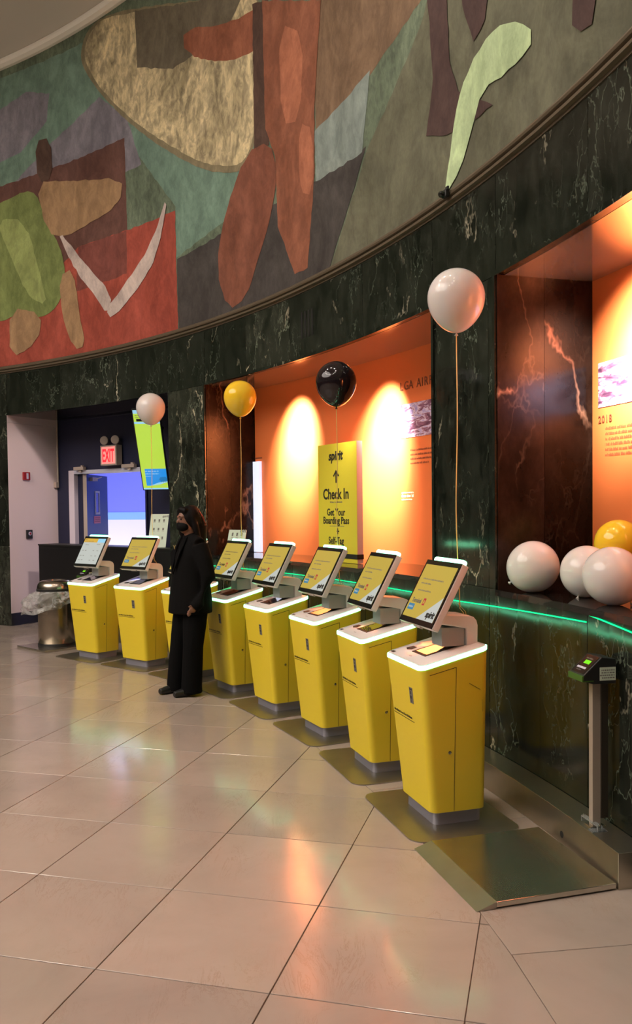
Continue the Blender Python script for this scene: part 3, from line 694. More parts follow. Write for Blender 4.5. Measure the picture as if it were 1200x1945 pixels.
# ------------------------------------------------------------------ steel rail along the wall, scales
rail = thing('steel_rail', cy(11.78, 12, 0), 0, 'low steel curb box running along the marble wall behind the kiosks', 'curb')
o = arc_slab(MB(), 11.715, 11.858, 9.72, 50.5, 0, .15, 1).build('box_section', M['rail_steel'], None, False, .002); inv_parent(o, rail)
def arc_disc(name, az, z, r): 
    Mx = tang(11.715, az, z)
    o = MB(Mx).lathe([(r, -.004), (r, .0012)], 18).build(name, M['black']); inv_parent(o, rail)
arc_disc('cable_hole', 12.1, .045, .016)
def scale_set(corners, ramp_len, label, name='scale_platform'):
    # corners: front-left(room side, near), back (wall side, near), back far, front far
    c = [Vector((x, y, 0)) for x, y in corners]; ctr = sum(c, Vector())/4
    t = thing(name, ctr, 0, label, 'scale')
    h = .028
    def up(p, z): return Vector((p.x, p.y, z))
    e = (c[1]-c[0]).normalized()*ramp_len; e2 = (c[2]-c[3]).normalized()*ramp_len
    top = [c[0]+e, c[1], c[2], c[3]+e2]
    loops = [[up(p, .006) for p in top], [up(p, h) for p in top]]
    o = MB().loft(loops, True).build('steel_top', M['steel'], None, False, .002); inv_parent(o, t)
    wd = MB(); a, b = c[0], c[3]; A, B_ = c[0]+e*.99, c[3]+e2*.99
    idx = [wd.pt(p) for p in (up(a, .001), up(A, .001), up(A, h), up(b, .001), up(B_, .001), up(B_, h))]
    wd.f += [[0, 1, 2], [3, 5, 4], [0, 2, 5, 3], [0, 3, 4, 1], [1, 4, 5, 2]]
    o = wd.build('ramp_edge', M['plate'], None); inv_parent(o, t)
    return t
scale_set(((.592, 3.227), (1.190, 3.402), (1.035, 4.020), (.420, 3.842)), .085, 'square steel baggage scale platform on the floor beside the nearest kiosk')
def scale_post(x, y, yaw, label, name='scale_display'):
    t = thing(name, (x, y, .150), yaw, label, 'scale display')
    # X toward the room (front)
    MB().box(-.035, .035, -.028, .028, .0, .008).build('foot', M['steel'], t)
    MB().box(-.018, .020, -.016, .016, .008, .640).build('post_front', M['post'], t, False, .001)
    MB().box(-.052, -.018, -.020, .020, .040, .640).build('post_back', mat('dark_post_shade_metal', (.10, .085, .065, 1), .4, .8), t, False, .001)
    hd = MB().loft([[(-.065, v, .640), (.040, v, .640), (.092, v, .655), (.086, v, .680), (.002, v, .755), (-.065, v, .745)] for v in (-.062, .062)], True).build('display_head', M['black'], t, False, .003)
    dv = Vector((.002-.086, 0, .755-.680)); ln = dv.length; dv.normalize(); Md = Matrix.Identity(4)
    nn = Vector((0, 1, 0)).cross(dv)
    for i in range(3): Md[i][0] = (0, 1, 0)[i]; Md[i][1] = dv[i]; Md[i][2] = nn[i]; Md[i][3] = (.086, 0, .680)[i]
    MB(Md).box(-.052, .052, .006, ln-.006, 0, .0015).build('display_face', M['bezel'], hd)
    MB(Md).box(-.020, .026, .058, .078, .0015, .0022).build('lit_readout', M['screen_g'], hd)
    MB(Md).box(-.040, .032, .030, .040, .0015, .0022).build('white_strip', M['whitewall'], hd)
    q = MB(Md); scribble(q, -.03, .085, .055, .008, .002, 5); scribble(q, -.03, .018, .04, .006, .002, 6); q.build('display_print', M['shade_ink'], hd)
    MB().box(.040, .0925, -.0625, .0625, .652, .6565).box(.0865, .0935, -.0625, .0625, .655, .678).build('green_edge', mat('green_edge_paint', rgb(60, 96, 34), .4), hd)
    st = MB().box(-.062, .012, .0625, .0640, .655, .712).build('white_sticker', M['paper'], hd)
    q = MB(T(0, .0642, 0)@Matrix.Rotation(D(90), 4, 'X'))
    for k in range(4): 
        z = .664+k*.011
        r = random.Random(k)
        x_ = -.056
        while x_ < .004:
            w2 = r.uniform(.004, .010); MB
            q2 = [(x_, .0645, z), (x_+w2, .0645, z), (x_+w2, .0645, z+.005), (x_, .0645, z+.005)]
            q.M = Matrix.Identity(4); q.poly(q2); x_ += w2+.003
    q.build('sticker_print', M['shade_ink'], st)
    MB().box(.005, .028, -.072, .072, .022, .027).box(.005, .028, -.072, -.066, 0, .027).box(.005, .028, .066, .072, 0, .027).box(-.02, .05, .03, .072, .0, .004).build('clear_bracket', M['clear'], t, False, .001)
    for v in (-.069, .069): MB().lathe([(.006, .027), (.006, .031), (.003, .033)], 10, (.016, v)).build('bolt', M['chrome'], t, True)
    return t
scale_post(1.200, 3.700, PI+D(11), 'slim steel scale display post on the curb by the steel platform')
scale_post(-2.62, 9.62, PI+D(47), 'small scale display with green readout behind the farthest left kiosk')

# ------------------------------------------------------------------ glowing tubes imitating the kiosk LEDs reflected in the marble
ls = thing('reflection_line', cy(RW-.004, 14, 1.0), 0, 'thin glowing green line imitating kiosk lights reflected in the marble below the window ledge', 'imitated reflection')
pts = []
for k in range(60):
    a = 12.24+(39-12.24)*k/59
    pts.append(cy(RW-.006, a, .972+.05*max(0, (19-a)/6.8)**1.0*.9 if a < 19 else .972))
o = MB().tube(pts, .0035, 6).build('strip', M['led_reflection']); inv_parent(o, ls)
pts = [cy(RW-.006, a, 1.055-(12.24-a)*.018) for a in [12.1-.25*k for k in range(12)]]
o = MB().tube(pts, .0035, 6).build('strip', M['led_reflection']); inv_parent(o, ls)

# ------------------------------------------------------------------ balloons
def balloon_mesh(R=.145):
    prof = []
    n = 30
    for k in range(n+1):
        t = k/n*PI
        z = -math.cos(t); r = math.sin(t)
        if z < 0: z = z*1.23; r = r*(1-.16*(-z/1.23)**2.2)
        prof.append((max(r*R, .0001), z*R))
    prof[0] = (.006, prof[0][1])
    return MB().lathe(prof, 48)
def make_balloon(matk, R=.145):
    o = balloon_mesh(R); return o
def hung_balloon(x, y, z, R, z_tie, col, label, loops=True):
    t = thing('balloon', (x, y, z), 0, label, 'balloon', 'balloons tied to the kiosks')
    balloon_mesh(R).build('latex_skin', M[col], t, True)
    zb = -R*1.23
    MB().lathe([(.005, zb+.003), (.004, zb-.004), (.010, zb-.012), (.009, zb-.014)], 12).build('knot', M[col], t, True)
    pts = [(0, 0, zb-.006)]
    n = 14; L = z_tie-z-zb
    for k in range(1, n+1):
        pts.append((.010*math.sin(k*.55)*(k/n), .004*math.cos(k*.8)*(k/n), zb-.006+(L)*k/n))
    s = MB().tube(pts, .0028, 5)
    s.tube([pts[-1], (.03, .01, z_tie-z-.03), (.05, -.02, z_tie-z-.10), (.035, -.02, z_tie-z-.02), (0, 0, z_tie-z+.02)], .0016, 4)
    s.build('ribbon', M['ribbon'], t)
    return t
hung_balloon(.708, 4.337, 2.612, .144, 1.045, 'balloon_w', 'large white balloon floating highest, tied to the nearest kiosk')
hung_balloon(.136, 5.975, 2.436, .142, 1.045, 'balloon_k', 'glossy black balloon floating above the yellow sign')
hung_balloon(-.664, 7.420, 2.527, .141, 1.045, 'balloon_y', 'yellow balloon floating on a ribbon behind the woman')
hung_balloon(-1.685, 8.685, 2.595, .146, 1.045, 'balloon_w', 'white balloon floating in front of the tilted lime screen at left')
def sill_balloon(az, r, R, z, col, label, rx, rz):
    p = cy(r, az, z)
    t = thing('balloon', p, 0, label, 'balloon', 'balloons lying on the window ledge'); t.rotation_euler = (rx, 0, rz)
    prof = []
    for k in range(31):
        tt = k/30*PI; zz = -math.cos(tt); rr = math.sin(tt)
        if zz < 0: zz *= 1.05
        prof.append((max(rr*R, .0001), zz*R))
    MB().lathe(prof, 48).build('latex_skin', M[col], t, True)
    MB().lathe([(.004, -R*1.05+.002), (.004, -R*1.05-.006), (.010, -R*1.05-.016), (.008, -R*1.05-.018)], 12).build('knot', M[col], t, True)
SILLB = [(1.170, 4.640), (1.375, 4.370), (1.385, 4.020), (1.585, 4.500)]
def polar(x, y): return math.degrees(math.atan2(y-CY, x-CX)), math.hypot(x-CX, y-CY)
for (x, y), R, z, c, lab, rx, rz in ((SILLB[0], .140, Z_SILL+.142, 'balloon_w', 'white balloon resting alone at the left end of the black ledge', .95, 1.1),
    (SILLB[1], .132, Z_SILL+.134, 'balloon_w', 'white balloon on the ledge wedged between two other white balloons', .5, 2.2),
    (SILLB[2], .137, Z_SILL+.139, 'balloon_w', 'white balloon nearest the camera on the black ledge, by the right edge', .6, -2.0),
    (SILLB[3], .125, Z_SILL+.270, 'balloon_y', 'yellow balloon lying on top behind the white ledge balloons', .4, .2)):
    a, r = polar(x, y); sill_balloon(a, r, R, z, c, lab, rx, rz)

# ------------------------------------------------------------------ yellow direction sign on the ledge
sa, sb = Vector((.005, 7.67, 0)), Vector((.325, 7.12, 0))
dirx = (sb-sa).normalized(); wS = (sb-sa).length
SG = Matrix.Identity(4); nS = Vector((0, 0, 1)).cross(dirx)*-1.0
if nS.dot(Vector((0, 0, 0))-sa) < 0: nS = -nS
for i in range(3): SG[i][0] = dirx[i]; SG[i][1] = (0, 0, 1)[i]; SG[i][2] = nS[i]; SG[i][3] = sa[i]
sg = thing('direction_sign', sa+dirx*wS/2-nS*.03+Vector((0, 0, Z_SILL)), 0, 'tall yellow sign reading spirit, Check In, Get Your Boarding Pass on the ledge', 'sign')
def sgp(o): inv_parent(o, sg); return o
H0, H1 = 1.088, 2.116
sgp(MB(SG).box(0, wS, H0, H1, -.002, 0).build('yellow_face', M['sign_y']))
sgp(MB(SG).box(0, wS, H0, H1, -.058, -.0021).build('sign_board', M['sign_side']))
cxs = wS/2
for s, size, y_, bold, sh, xs in (('spirit', .112, 1.975, .0042, .2, 1.0), ('Check In', .128, 1.636, .0034, 0, .92), ('Get Your', .086, 1.492, .0022, 0, .90), ('Boarding Pass', .086, 1.420, .0022, 0, .90), ('Self-Tag', .086, 1.245, .0022, 0, .92)):
    sgp(text(s, size, SG@T(cxs-.02, y_, .0008), 'lettering', M['ink'], None, bold, 'CENTER', sh, xs=xs))
ar = MB(SG@T(cxs-.01, 1.775, .0008))
ar.box(-.009, .009, 0, .105, 0, .0008)
ar.poly([(-.050, .062, .001), (-.036, .052, .001), (0, .088, .001), (.036, .052, .001), (.050, .062, .001), (0, .112, .001)])
sgp(ar.build('arrow', M['ink']))
sgp(MB(SG@T(cxs+.01, 1.355, .0008)).box(-.005, .005, -.026, .026, 0, .0008).box(-.024, .024, -.005, .005, 0, .0009).build('plus_mark', M['ink']))
q = MB(SG@T(cxs, 0, .0006)); scribble(q, -.115, 1.602, .20, .014, .0004, 21); scribble(q, -.125, 1.395, .24, .008, .0004, 22); sgp(q.build('small_print', M['shade_ink']))
sgp(MB(SG).box(wS*.2, wS+.004, 1.125, 1.165, -.062, .004).build('base_strap', M['black']))

# ------------------------------------------------------------------ prints on the orange walls
def wall_text(s, size, az, z, name, m_, parent, bold=0, spacing=1.0, xs=1.0):
    o = text(s, size, tang(RN, az, z, .004), name, m_, None, bold, spacing=spacing, xs=xs); inv_parent(o, parent)
pr = thing('wall_print', cy(RN-.003, 26.5, 2.3), 0, 'airport history print with heading LGA AIRPORT on the orange wall', 'print')
# heading laid letter by letter along the curve
az = 27.67
for ch in 'LGA AIRPORT':
    if ch != ' ': wall_text(ch, .100, az, 2.535, 'lettering', M['brown_ink'], pr, .0008)
    az -= {'I': .17, ' ': .20, 'L': .28}.get(ch, .335)
M['photo'] = mat('mauve_photo_print', (.3, .2, .3, 1), .5); nt, N, L, B = nodes(M['photo']); tc = N.new('ShaderNodeTexCoord')
mp = N.new('ShaderNodeMapping'); mp.inputs['Scale'].default_value = (6, 6, 22); mp.inputs['Rotation'].default_value = (.5, .1, 0); L.new(tc.outputs['Object'], mp.inputs[0])
n_ = noise(nt, mp.outputs[0], 1.2, 5, .6, .8); L.new(ramp(nt, n_.outputs['Fac'], [(.36, (.09, .03, .07, 1)), (.47, (.30, .13, .22, 1)), (.53, (.75, .66, .80, 1)), (.60, (.28, .22, .55, 1)), (.68, (.8, .75, .9, 1))]).outputs[0], B.inputs['Base Color'])
def wphoto(a0, a1, z0, z1, parent):
    o = arc_slab(MB(), RN-.004, RN-.0005, a1, a0, z0, z1, .4).build('photo_panel', M['photo']); inv_parent(o, parent)
wphoto(27.6, 24.0, 2.135, 2.415, pr)
def wlines(az0, z0, n_, wd, hgt, gap, m_, parent, seed):
    for k in range(n_):
        r = random.Random(seed+k); q = MB(tang(RN, az0-wd/RN*57.3/2, z0-k*gap, .003)); w_ = wd*(r.uniform(.82, 1.0) if k < n_-1 else .55)
        scribble(q, -wd/2, 0, w_, hgt, 0, seed*7+k); o = q.build('small_print', m_); inv_parent(o, parent)
wlines(27.0, 2.02, 4, .50, .016, .036, M['brown_ink'], pr, 3)
wlines(27.62, 1.672, 1, .34, .014, .03, M['white_ink'], pr, 31); wlines(27.62, 1.640, 1, .34, .026, .03, M['white_ink'], pr, 34); wlines(27.62, 1.615, 1, .3, .013, .03, M['white_ink'], pr, 38)
pr2 = thing('wall_print', cy(RN-.003, 15.5, 2.2), 0, 'print headed 2018 with a mauve photograph on the right orange wall', 'print')
wphoto(16.36, 12.5, 2.118, 2.372, pr2)
az = 16.36
for ch in '2018': wall_text(ch, .058, az, 2.030, 'lettering', M['brown_ink'], pr2, .0006); az -= .155
wlines(16.33, 1.985, 6, .62, .016, .030, M['brown_ink'], pr2, 50)
# lightbox at the left end of the recess
lbx = thing('lightbox', cy(RN-.02, 38.7, 1.6), 0, 'narrow glowing white panel at the left end of the orange recess', 'light panel')
o = arc_slab(MB(), RN-.035, RN-.004, 38.62, 39.2, 1.09, 2.068).build('panel_face', M['lightbox']); inv_parent(o, lbx)
o = arc_slab(MB(), RN-.006, RN-.001, 38.60, 39.2, 2.10, 2.112).build('top_line', M['brown_ink']); inv_parent(o, lbx)

# ------------------------------------------------------------------ vent and small camera
vt = thing('air_vent', cy(RW, 30, 3.13), 0, 'dark slotted vent grille in the marble band above the recess', 'vent')
for k in range(4):
    a = 30.42-k*.29
    o = MB(tang(RW, a, 3.025, .001)).box(-.013, .013, 0, .225, -.01, .0025).build('slot', M['black']); inv_parent(o, vt)
sc_c = thing('security_camera', cy(RW-.05, 19.15, 3.475), 0, 'tiny black camera on the moulding under the mural', 'camera')
Mx = tang(RW-.04, 19.15, 3.475)
o = MB(Mx).box(-.028, .028, -.022, .026, 0, .03).build('housing', M['black'], None, False, .006); inv_parent(o, sc_c)
o = MB(Mx@T(.0, -.004, .03)).lathe([(.02, 0), (.02, .02), (.012, .03)], 14).build('lens', M['bezel'], None, True); inv_parent(o, sc_c)
o = MB(Mx@T(.022, .02, .012)).box(-.006, .02, -.004, .016, 0, .012).build('bracket', M['black']); inv_parent(o, sc_c)

# ------------------------------------------------------------------ exit sign, conduit, alarm, reader
ex = thing('exit_sign', cy(RD-.10, 53.1, 2.3), 0, 'lit red EXIT sign box with two lamp heads above the door', 'sign')
Mx = tang(RD-.07, 53.25, 2.30)
def exp_(o): inv_parent(o, ex); return o
exp_(MB(Mx).box(-.165, .165, -.135, .135, -.05, .05).build('sign_box', M['beige'], None, False, .004))
exp_(MB(Mx).box(-.14, .14, -.115, .115, .05, .0515).build('lit_face', M['exit_face']))
exp_(text('EXIT', .24, Mx@T(0, -.085, .053), 'lettering', M['exit'], None, .006, 'CENTER', xs=.50))
for dx in (-.125, .10):
    Q = Mx@T(dx, .205, .0)@Matrix.Rotation(D(24), 4, 'Y')
    exp_(MB(Q).lathe([(.018, -.05), (.035, -.035), (.055, .0), (.060, .022), (.058, .028), (.0005, .040)], 20).build('lamp_head', M['beige'], None, True))
    exp_(MB(Mx).tube([(dx, .135, -.01), (dx, .165, -.02)], .012, 8).build('lamp_neck', M['beige']))
def side_frame(r, z):
    a = D(DOOR[1]-.0); Mx = Matrix.Identity(4); er = (math.cos(a), math.sin(a), 0); nn = (math.sin(a), -math.cos(a), 0)
    p = cy(r, DOOR[1], z)
    for i in range(3): Mx[i][0] = er[i]; Mx[i][1] = (0, 0, 1)[i]; Mx[i][2] = nn[i]; Mx[i][3] = p[i]
    return Mx
fa = thing('fire_alarm', cy(12.15, DOOR[1]-.1, 2.04), 0, 'small red fire alarm on the pale side wall', 'alarm')
Mx = side_frame(12.15, 2.042)
for o in (MB(Mx).box(-.055, .055, -.055, .055, 0, .035).build('housing', M['alarm'], None, False, .006), MB(Mx).box(-.012, .018, -.04, .04, .035, .04).build('strobe_lens', M['whitewall'])): inv_parent(o, fa)
rd = thing('card_reader', cy(12.18, DOOR[1]-.1, 1.24), 0, 'small black round-lens reader below the fire alarm on the pale wall', 'reader')
Mx = side_frame(12.18, 1.238)
for o in (MB(Mx).box(-.048, .048, -.062, .062, 0, .03).build('housing', M['black'], None, False, .006), MB(Mx@T(0, .01, .03)).lathe([(.026, 0), (.026, .008), (.02, .010)], 18).build('lens_ring', M['whitewall'], None, True), MB(Mx@T(0, .01, .0405)).lathe([(.016, 0), (.014, .002)], 18).build('lens', M['alarm'], None, True)): inv_parent(o, rd)
cd = thing('conduit', cy(RD-.03, DOOR[1]-.2, 2.0), 0, 'pale vertical conduit with a junction box in the corner by the door', 'conduit')
for o in (MB().tube([cy(RD-.02, DOOR[1]-.16, 1.96), cy(RD-.02, DOOR[1]-.16, Z_LIN)], .014, 8).build('pipe', M['beige'], None, True), MB(side_frame(RD-.04, 1.93)).box(-.03, .028, -.04, .04, 0, .05).build('junction_box', M['beige'], None, False, .003), MB().tube([cy(RD-.015, 57.9, 2.83), cy(RD-.015, 50, 2.84), cy(RD-.015, 43.2, 2.83)], .006, 6).build('pipe', M['navy'])): inv_parent(o, cd)

# ------------------------------------------------------------------ tilted lime screen
TL, BL = cy(11.97, 47.07, 2.745), cy(12.36, 48.62, 1.815)
up_ = (TL-BL); hS = up_.length; up_.normalize()
rt = Vector((0, 0, 1)).cross(Vector((TL.x-BL.x, TL.y-BL.y, 0)).normalized()); rt = (rt if rt.x > 0 else -rt); nn = rt.cross(up_)
LS = Matrix.Identity(4)
for i in range(3): LS[i][0] = rt[i]; LS[i][1] = up_[i]; LS[i][2] = nn[i]; LS[i][3] = BL[i]
WS = .31
KS = WS/.56
ts = thing('info_screen', BL, 0, 'tall lime green information screen tilted beside the door recess', 'screen')
def tsp(o): inv_parent(o, ts); return o
tsp(MB(LS).box(-.012, WS+.012, -.014, hS+.012, -.05, -.001).build('housing', M['black'], None, False, .004))
def tr(nm, a, b, c, d, z, k): tsp(MB(LS).box(a if b > WS*1.01 or a > WS else (a if b == WS else a*KS), b if b == WS else b*KS, c, d, 0, z).build(nm, M[k]))
tr('screen', 0, WS, 0, hS, .0006, 'screen_lime')
tr('picture_panel', .045, WS, .052, .285, .0012, 'screen_sky'); tr('header_band', 0, WS, hS-.045, hS, .0012, 'screen_c'); tr('label_bar', .03, .33, hS-.145, hS-.112, .0012, 'ink'); tr('text_band', 0, WS, hS-.175, hS-.150, .0011, 'screen_c'); tr('footer_band', 0, WS, 0, .020, .0012, 'screen_c')
q = MB(LS@T(0, 0, .0014)); q.poly([(.11, .053, 0), (WS, .053, 0), (WS, .10, 0), (.22, .085, 0)]); tsp(q.build('beach', M['screen_lime']))
q = MB(LS@T(0, 0, .0016)); q.poly([(.09, .053, 0), (.22, .070, 0), (WS, .10, 0), (WS, .115, 0), (.20, .095, 0)]); tsp(q.build('surf', M['screen_c']))
q = MB(LS@T(0, 0, .0018))
for k in range(22):
    a_ = 2*PI*k/22; r1 = .060*(.7+.3*random.random()); c0 = (.265, .135)
    q.poly([(c0[0], c0[1], 0), (min(WS, c0[0]+r1*math.cos(a_)), c0[1]+r1*.75*math.sin(a_), 0), (min(WS, c0[0]+r1*math.cos(a_+.14)), c0[1]+r1*.75*math.sin(a_+.14), 0)])
tsp(q.build('palm', mat('dim_palm_print', (.01, .02, .02, 1), .4, emit=rgb(40, 90, 110), es=.8)))
q = MB(LS@T(0, 0, .0016)); scribble(q, .045, .245, .17, .014, 0, 61); scribble(q, .045, .210, .17, .014, 0, 62); scribble(q, .045, .18, .07, .008, 0, 63); tsp(q.build('small_print', M['screen_c']))
q = MB(LS@T(0, 0, .0016)); scribble(q, .02, hS-.075, .12, .012, 0, 64); scribble(q, .02, hS-.100, .07, .009, 0, 65); tsp(q.build('small_print', M['shade_ink']))
tsp(MB(LS).tube([(.20, .5, -.05), (.22, .62, -.22), (.24, .66, -.40)], .02, 8).build('wall_bracket', M['black']))

# ------------------------------------------------------------------ black counter, cards
A, Bq = cy(11.96, 56.45), cy(11.96, 42.95); dx = (Bq-A).normalized(); nq = Vector((dx.y, -dx.x, 0)); Lc = (Bq-A).length
CT = Matrix.Identity(4)
for i in range(3): CT[i][0] = dx[i]; CT[i][1] = (0, 0, 1)[i]; CT[i][2] = nq[i]; CT[i][3] = A[i]
ct = thing('counter', A+dx*Lc/2, 0, 'long black counter standing behind the left kiosks across the doorway', 'counter')
for o in (MB(CT).box(0, Lc, .0, 1.10, -.28, .0).build('body', M['dark']), MB(CT).box(-.008, Lc+.008, 1.10, 1.118, -.29, .008).build('top', M['black']), MB(CT).box(.02, Lc-.02, .16, 1.07, .0, .006).build('front_panel', M['dark'])): inv_parent(o, ct)
def card(p, face_az, w_, h_, lean, label, grp='leaning icon cards'):
    t = thing('info_card', p, 0, label, 'card')
    a = D(face_az); n0 = Vector((math.cos(a), math.sin(a), 0)); rt = Vector((-n0.y, n0.x, 0)); up = (Vector((0, 0, 1))*math.cos(lean)-n0*math.sin(lean)); nn = rt.cross(up)
    Mx = Matrix.Identity(4)
    for i in range(3): Mx[i][0] = rt[i]; Mx[i][1] = up[i]; Mx[i][2] = nn[i]
    MB(Mx).box(-w_/2, w_/2, 0, h_, -.004, 0).build('sheet', M['paper'], t)
    q = MB(Mx@T(0, 0, .0006))
    for r in range(3):
        for c in range(3):
            x_ = -w_*.26+c*w_*.26; y_ = h_*.80-r*h_*.26
            q.box(x_-w_*.045, x_+w_*.045, y_-w_*.05, y_+w_*.07, 0, .0004); q.box(x_-w_*.06, x_+w_*.06, y_-w_*.10, y_-w_*.085, 0, .0004)
    q.build('icons', M['shade_ink'], t)
    text('spirit', w_*.17, Mx@T(w_*.14, h_*.90, .0008), 'lettering', M['shade_ink'], t, .001, shear=.2)
card(cy(12.02, 45.3, 1.119), 250, .24, .40, .24, 'white icon card leaning on the black counter beside the marble pilaster')
card(cy(12.02, 38.0, 1.087), 222, .30, .26, .22, 'white icon card on the ledge behind the woman')

# ------------------------------------------------------------------ trash bin on its steel plate
pl = MB()
cs = [Vector((-3.464, 9.72, 0)), Vector((-3.01, 9.30, 0)), Vector((-2.55, 9.75, 0)), Vector((-3.00, 10.18, 0))]
tp = thing('scale_platform', sum(cs, Vector())/4, 0, 'flat steel platform under the trash bin at far left', 'scale')
o = MB().loft([[c+Vector((0, 0, .001)) for c in cs], [c+Vector((0, 0, .024)) for c in cs]], True).build('steel_top', M['steel'], None, False, .003); inv_parent(o, tp)
bn = thing('trash_bin', (-3.02, 9.76, .024), 0, 'round brushed steel trash bin with domed lid and clear liner', 'bin')
MB().lathe([(.198, .012), (.200, .016), (.200, .62), (.198, .625)], 40).build('drum', M['steel_bin'], bn, True)
MB().lathe([(.204, .0), (.206, .004), (.206, .026), (.204, .030)], 40).build('base_ring', M['black'], bn, True)
MB().lathe([(.208, .615), (.212, .62), (.212, .648), (.206, .652)], 40).build('rubber_ring', M['black'], bn, True)
lidp = [(.206, .650), (.204, .672), (.196, .700), (.180, .722), (.155, .738), (.120, .746), (.100, .742), (.095, .715)]
MB().lathe(lidp, 40).build('lid', M['steel_bin'], bn, True)
# liner: crumpled skirt hanging lower on the left
lp = []; rr = random.Random(4); nseg = 64
for j in range(9):
    loop = []
    for k in range(nseg):
        a = 2*PI*k/nseg; side = .5+.5*math.cos(a-D(200))
        drop = (.10+.16*side)*j/8
        bulge = (.012+(.05+.11*side**2)*math.sin(min(1, j/5.5)*PI*.62))
        cr = .012*math.sin(5*a+j*1.3)+.010*math.sin(11*a-j*2.1)+.006*rr.uniform(-1, 1)
        loop.append(((.208+bulge+cr*(j > 0))*math.cos(a), (.208+bulge+cr*(j > 0))*math.sin(a), .625-drop+.010*math.sin(7*a)*(j > 0)))
    lp.append(loop)
ln = MB().loft(lp, False).build('liner', M['bag'], bn, True)

# ------------------------------------------------------------------ ring of lamps above the hall (outside the frame, mirrored in the balloons)
rg = thing('ring_chandelier', (-3.2, 2.6, 8.05), 0, 'ring of small round lamps hanging from the hall ceiling', 'lamp')
RR = 3.1
pts = [(RR*math.cos(2*PI*k/60), RR*math.sin(2*PI*k/60), -.50) for k in range(61)]
MB().tube(pts, .02, 6, False).build('hoop', M['black'], rg)
for k in range(12):
    a = 2*PI*k/12; x, y = RR*math.cos(a), RR*math.sin(a)
    MB().lathe([(.06, -.52), (.10, -.60), (.10, -.64)], 14, (x, y)).build('lamp_can', M['black'], rg)
    MB().lathe([(.105, -.642), (.105, -.645)], 14, (x, y)).build('bulb', M['lamp'], rg)
    if k % 2 == 0: MB().tube([(x, y, -.52), (x, y, -.05)], .004, 4).build('rod', M['black'], rg)

# ------------------------------------------------------------------ woman leaning on a kiosk
PX, PY = -1.200, 7.150
wm = thing('person', (PX, PY, 0), 0, 'woman in a black suit and black face mask leaning back on a kiosk', 'person')
Fd = Vector((-.82, -.57, 0)).normalized(); Ld = Vector((-Fd.y, Fd.x, 0))     # facing; her left side (toward the camera)
if Ld.y > 0: Ld = -Ld
def blob(name, m_, prims, voxel, parent, smooth=6, disp=None):
    mb = MB()
    for p in prims:
        if p[0] == 'e': mb.ell(p[1], p[2], 18, 12)
        elif p[0] == 't': mb.tube(p[1], p[2], 14)
        elif p[0] == 'o':   # oriented ellipsoid: centre, radii along facing, side, up
            q = MB(); q.ell((0, 0, 0), p[2], 20, 14); base = len(mb.v)
            for v in q.v:
                w_ = Vector(p[1])+Fd*v[0]+Ld*v[1]+Vector((0, 0, v[2])); mb.v.append(tuple(w_))
            mb.f += [[i+base for i in f] for f in q.f]
        elif p[0] == 'l':   # loft of flattened rings: (centre, fwd radius, side radius)
            loops = [[Vector(c)+Fd*(rf*math.cos(2*PI*k/24))+Ld*(rs*math.sin(2*PI*k/24)) for k in range(24)] for c, rf, rs in p[1]]
            mb.loft(loops, True)
    o = mb.build(name, m_, parent, True)
    r = o.modifiers.new('remesh', 'REMESH'); r.mode = 'VOXEL'; r.voxel_size = voxel; r.use_smooth_shade = True
    s = o.modifiers.new('smooth', 'SMOOTH'); s.iterations = smooth; s.factor = .5
    return o
V = Vector
def at(x, y, z): return V((x, y, z))
sh = V((.115, .035, 0)); 
neckb = at(.125, .03, 1.30); hc = at(.105, .015, 1.468)
shL = at(.13, .03, 1.265)+Ld*.150; shR = at(.13, .03, 1.265)-Ld*.150
elL = at(.175, .02, 1.00)+Ld*.205; wrL = at(.105, -.02, .785)+Ld*.185; haL = wrL+V((-.03, -.01, -.03))
elR = at(.150, .03, 1.00)-Ld*.195; wrR = at(.06, .02, .80)-Ld*.165
hip = at(.125, .04, .80)
kL = at(.10, .0, .42)+Ld*.080; aL = at(.075, .0, .075)+Ld*.070
kR = at(.055, .01, .42)-Ld*.075; aR = at(-.005, .03, .075)-Ld*.055
body_pr = [('o', hc, (.088, .070, .108)), ('o', hc+Fd*.022+V((0, 0, -.055)), (.060, .052, .058)),
  ('o', hc+Fd*.088+V((0, 0, -.010)), (.016, .012, .022)), ('o', hc+Fd*.068+V((0, 0, .030)), (.022, .052, .014)),
  ('o', hc+Ld*.072+V((0, 0, -.008)), (.014, .008, .026)), ('o', hc-Ld*.072+V((0, 0, -.008)), (.014, .008, .026)),
  ('t', [neckb, hc+V((.01, 0, -.06))], [.052, .046]),
  ('l', [(hip, .11, .16), (at(.12, .03, 1.0), .10, .135), (at(.125, .03, 1.18), .105, .155), (at(.125, .03, 1.28), .07, .12), (neckb, .05, .055)]),
  ('t', [shL, elL, wrL, haL], [.046, .036, .024, .022]), ('t', [shR, elR, wrR], [.046, .036, .024]),
  ('t', [hip+Ld*.08, kL, aL], [.078, .052, .036]), ('t', [hip-Ld*.08, kR, aR], [.078, .052, .036])]
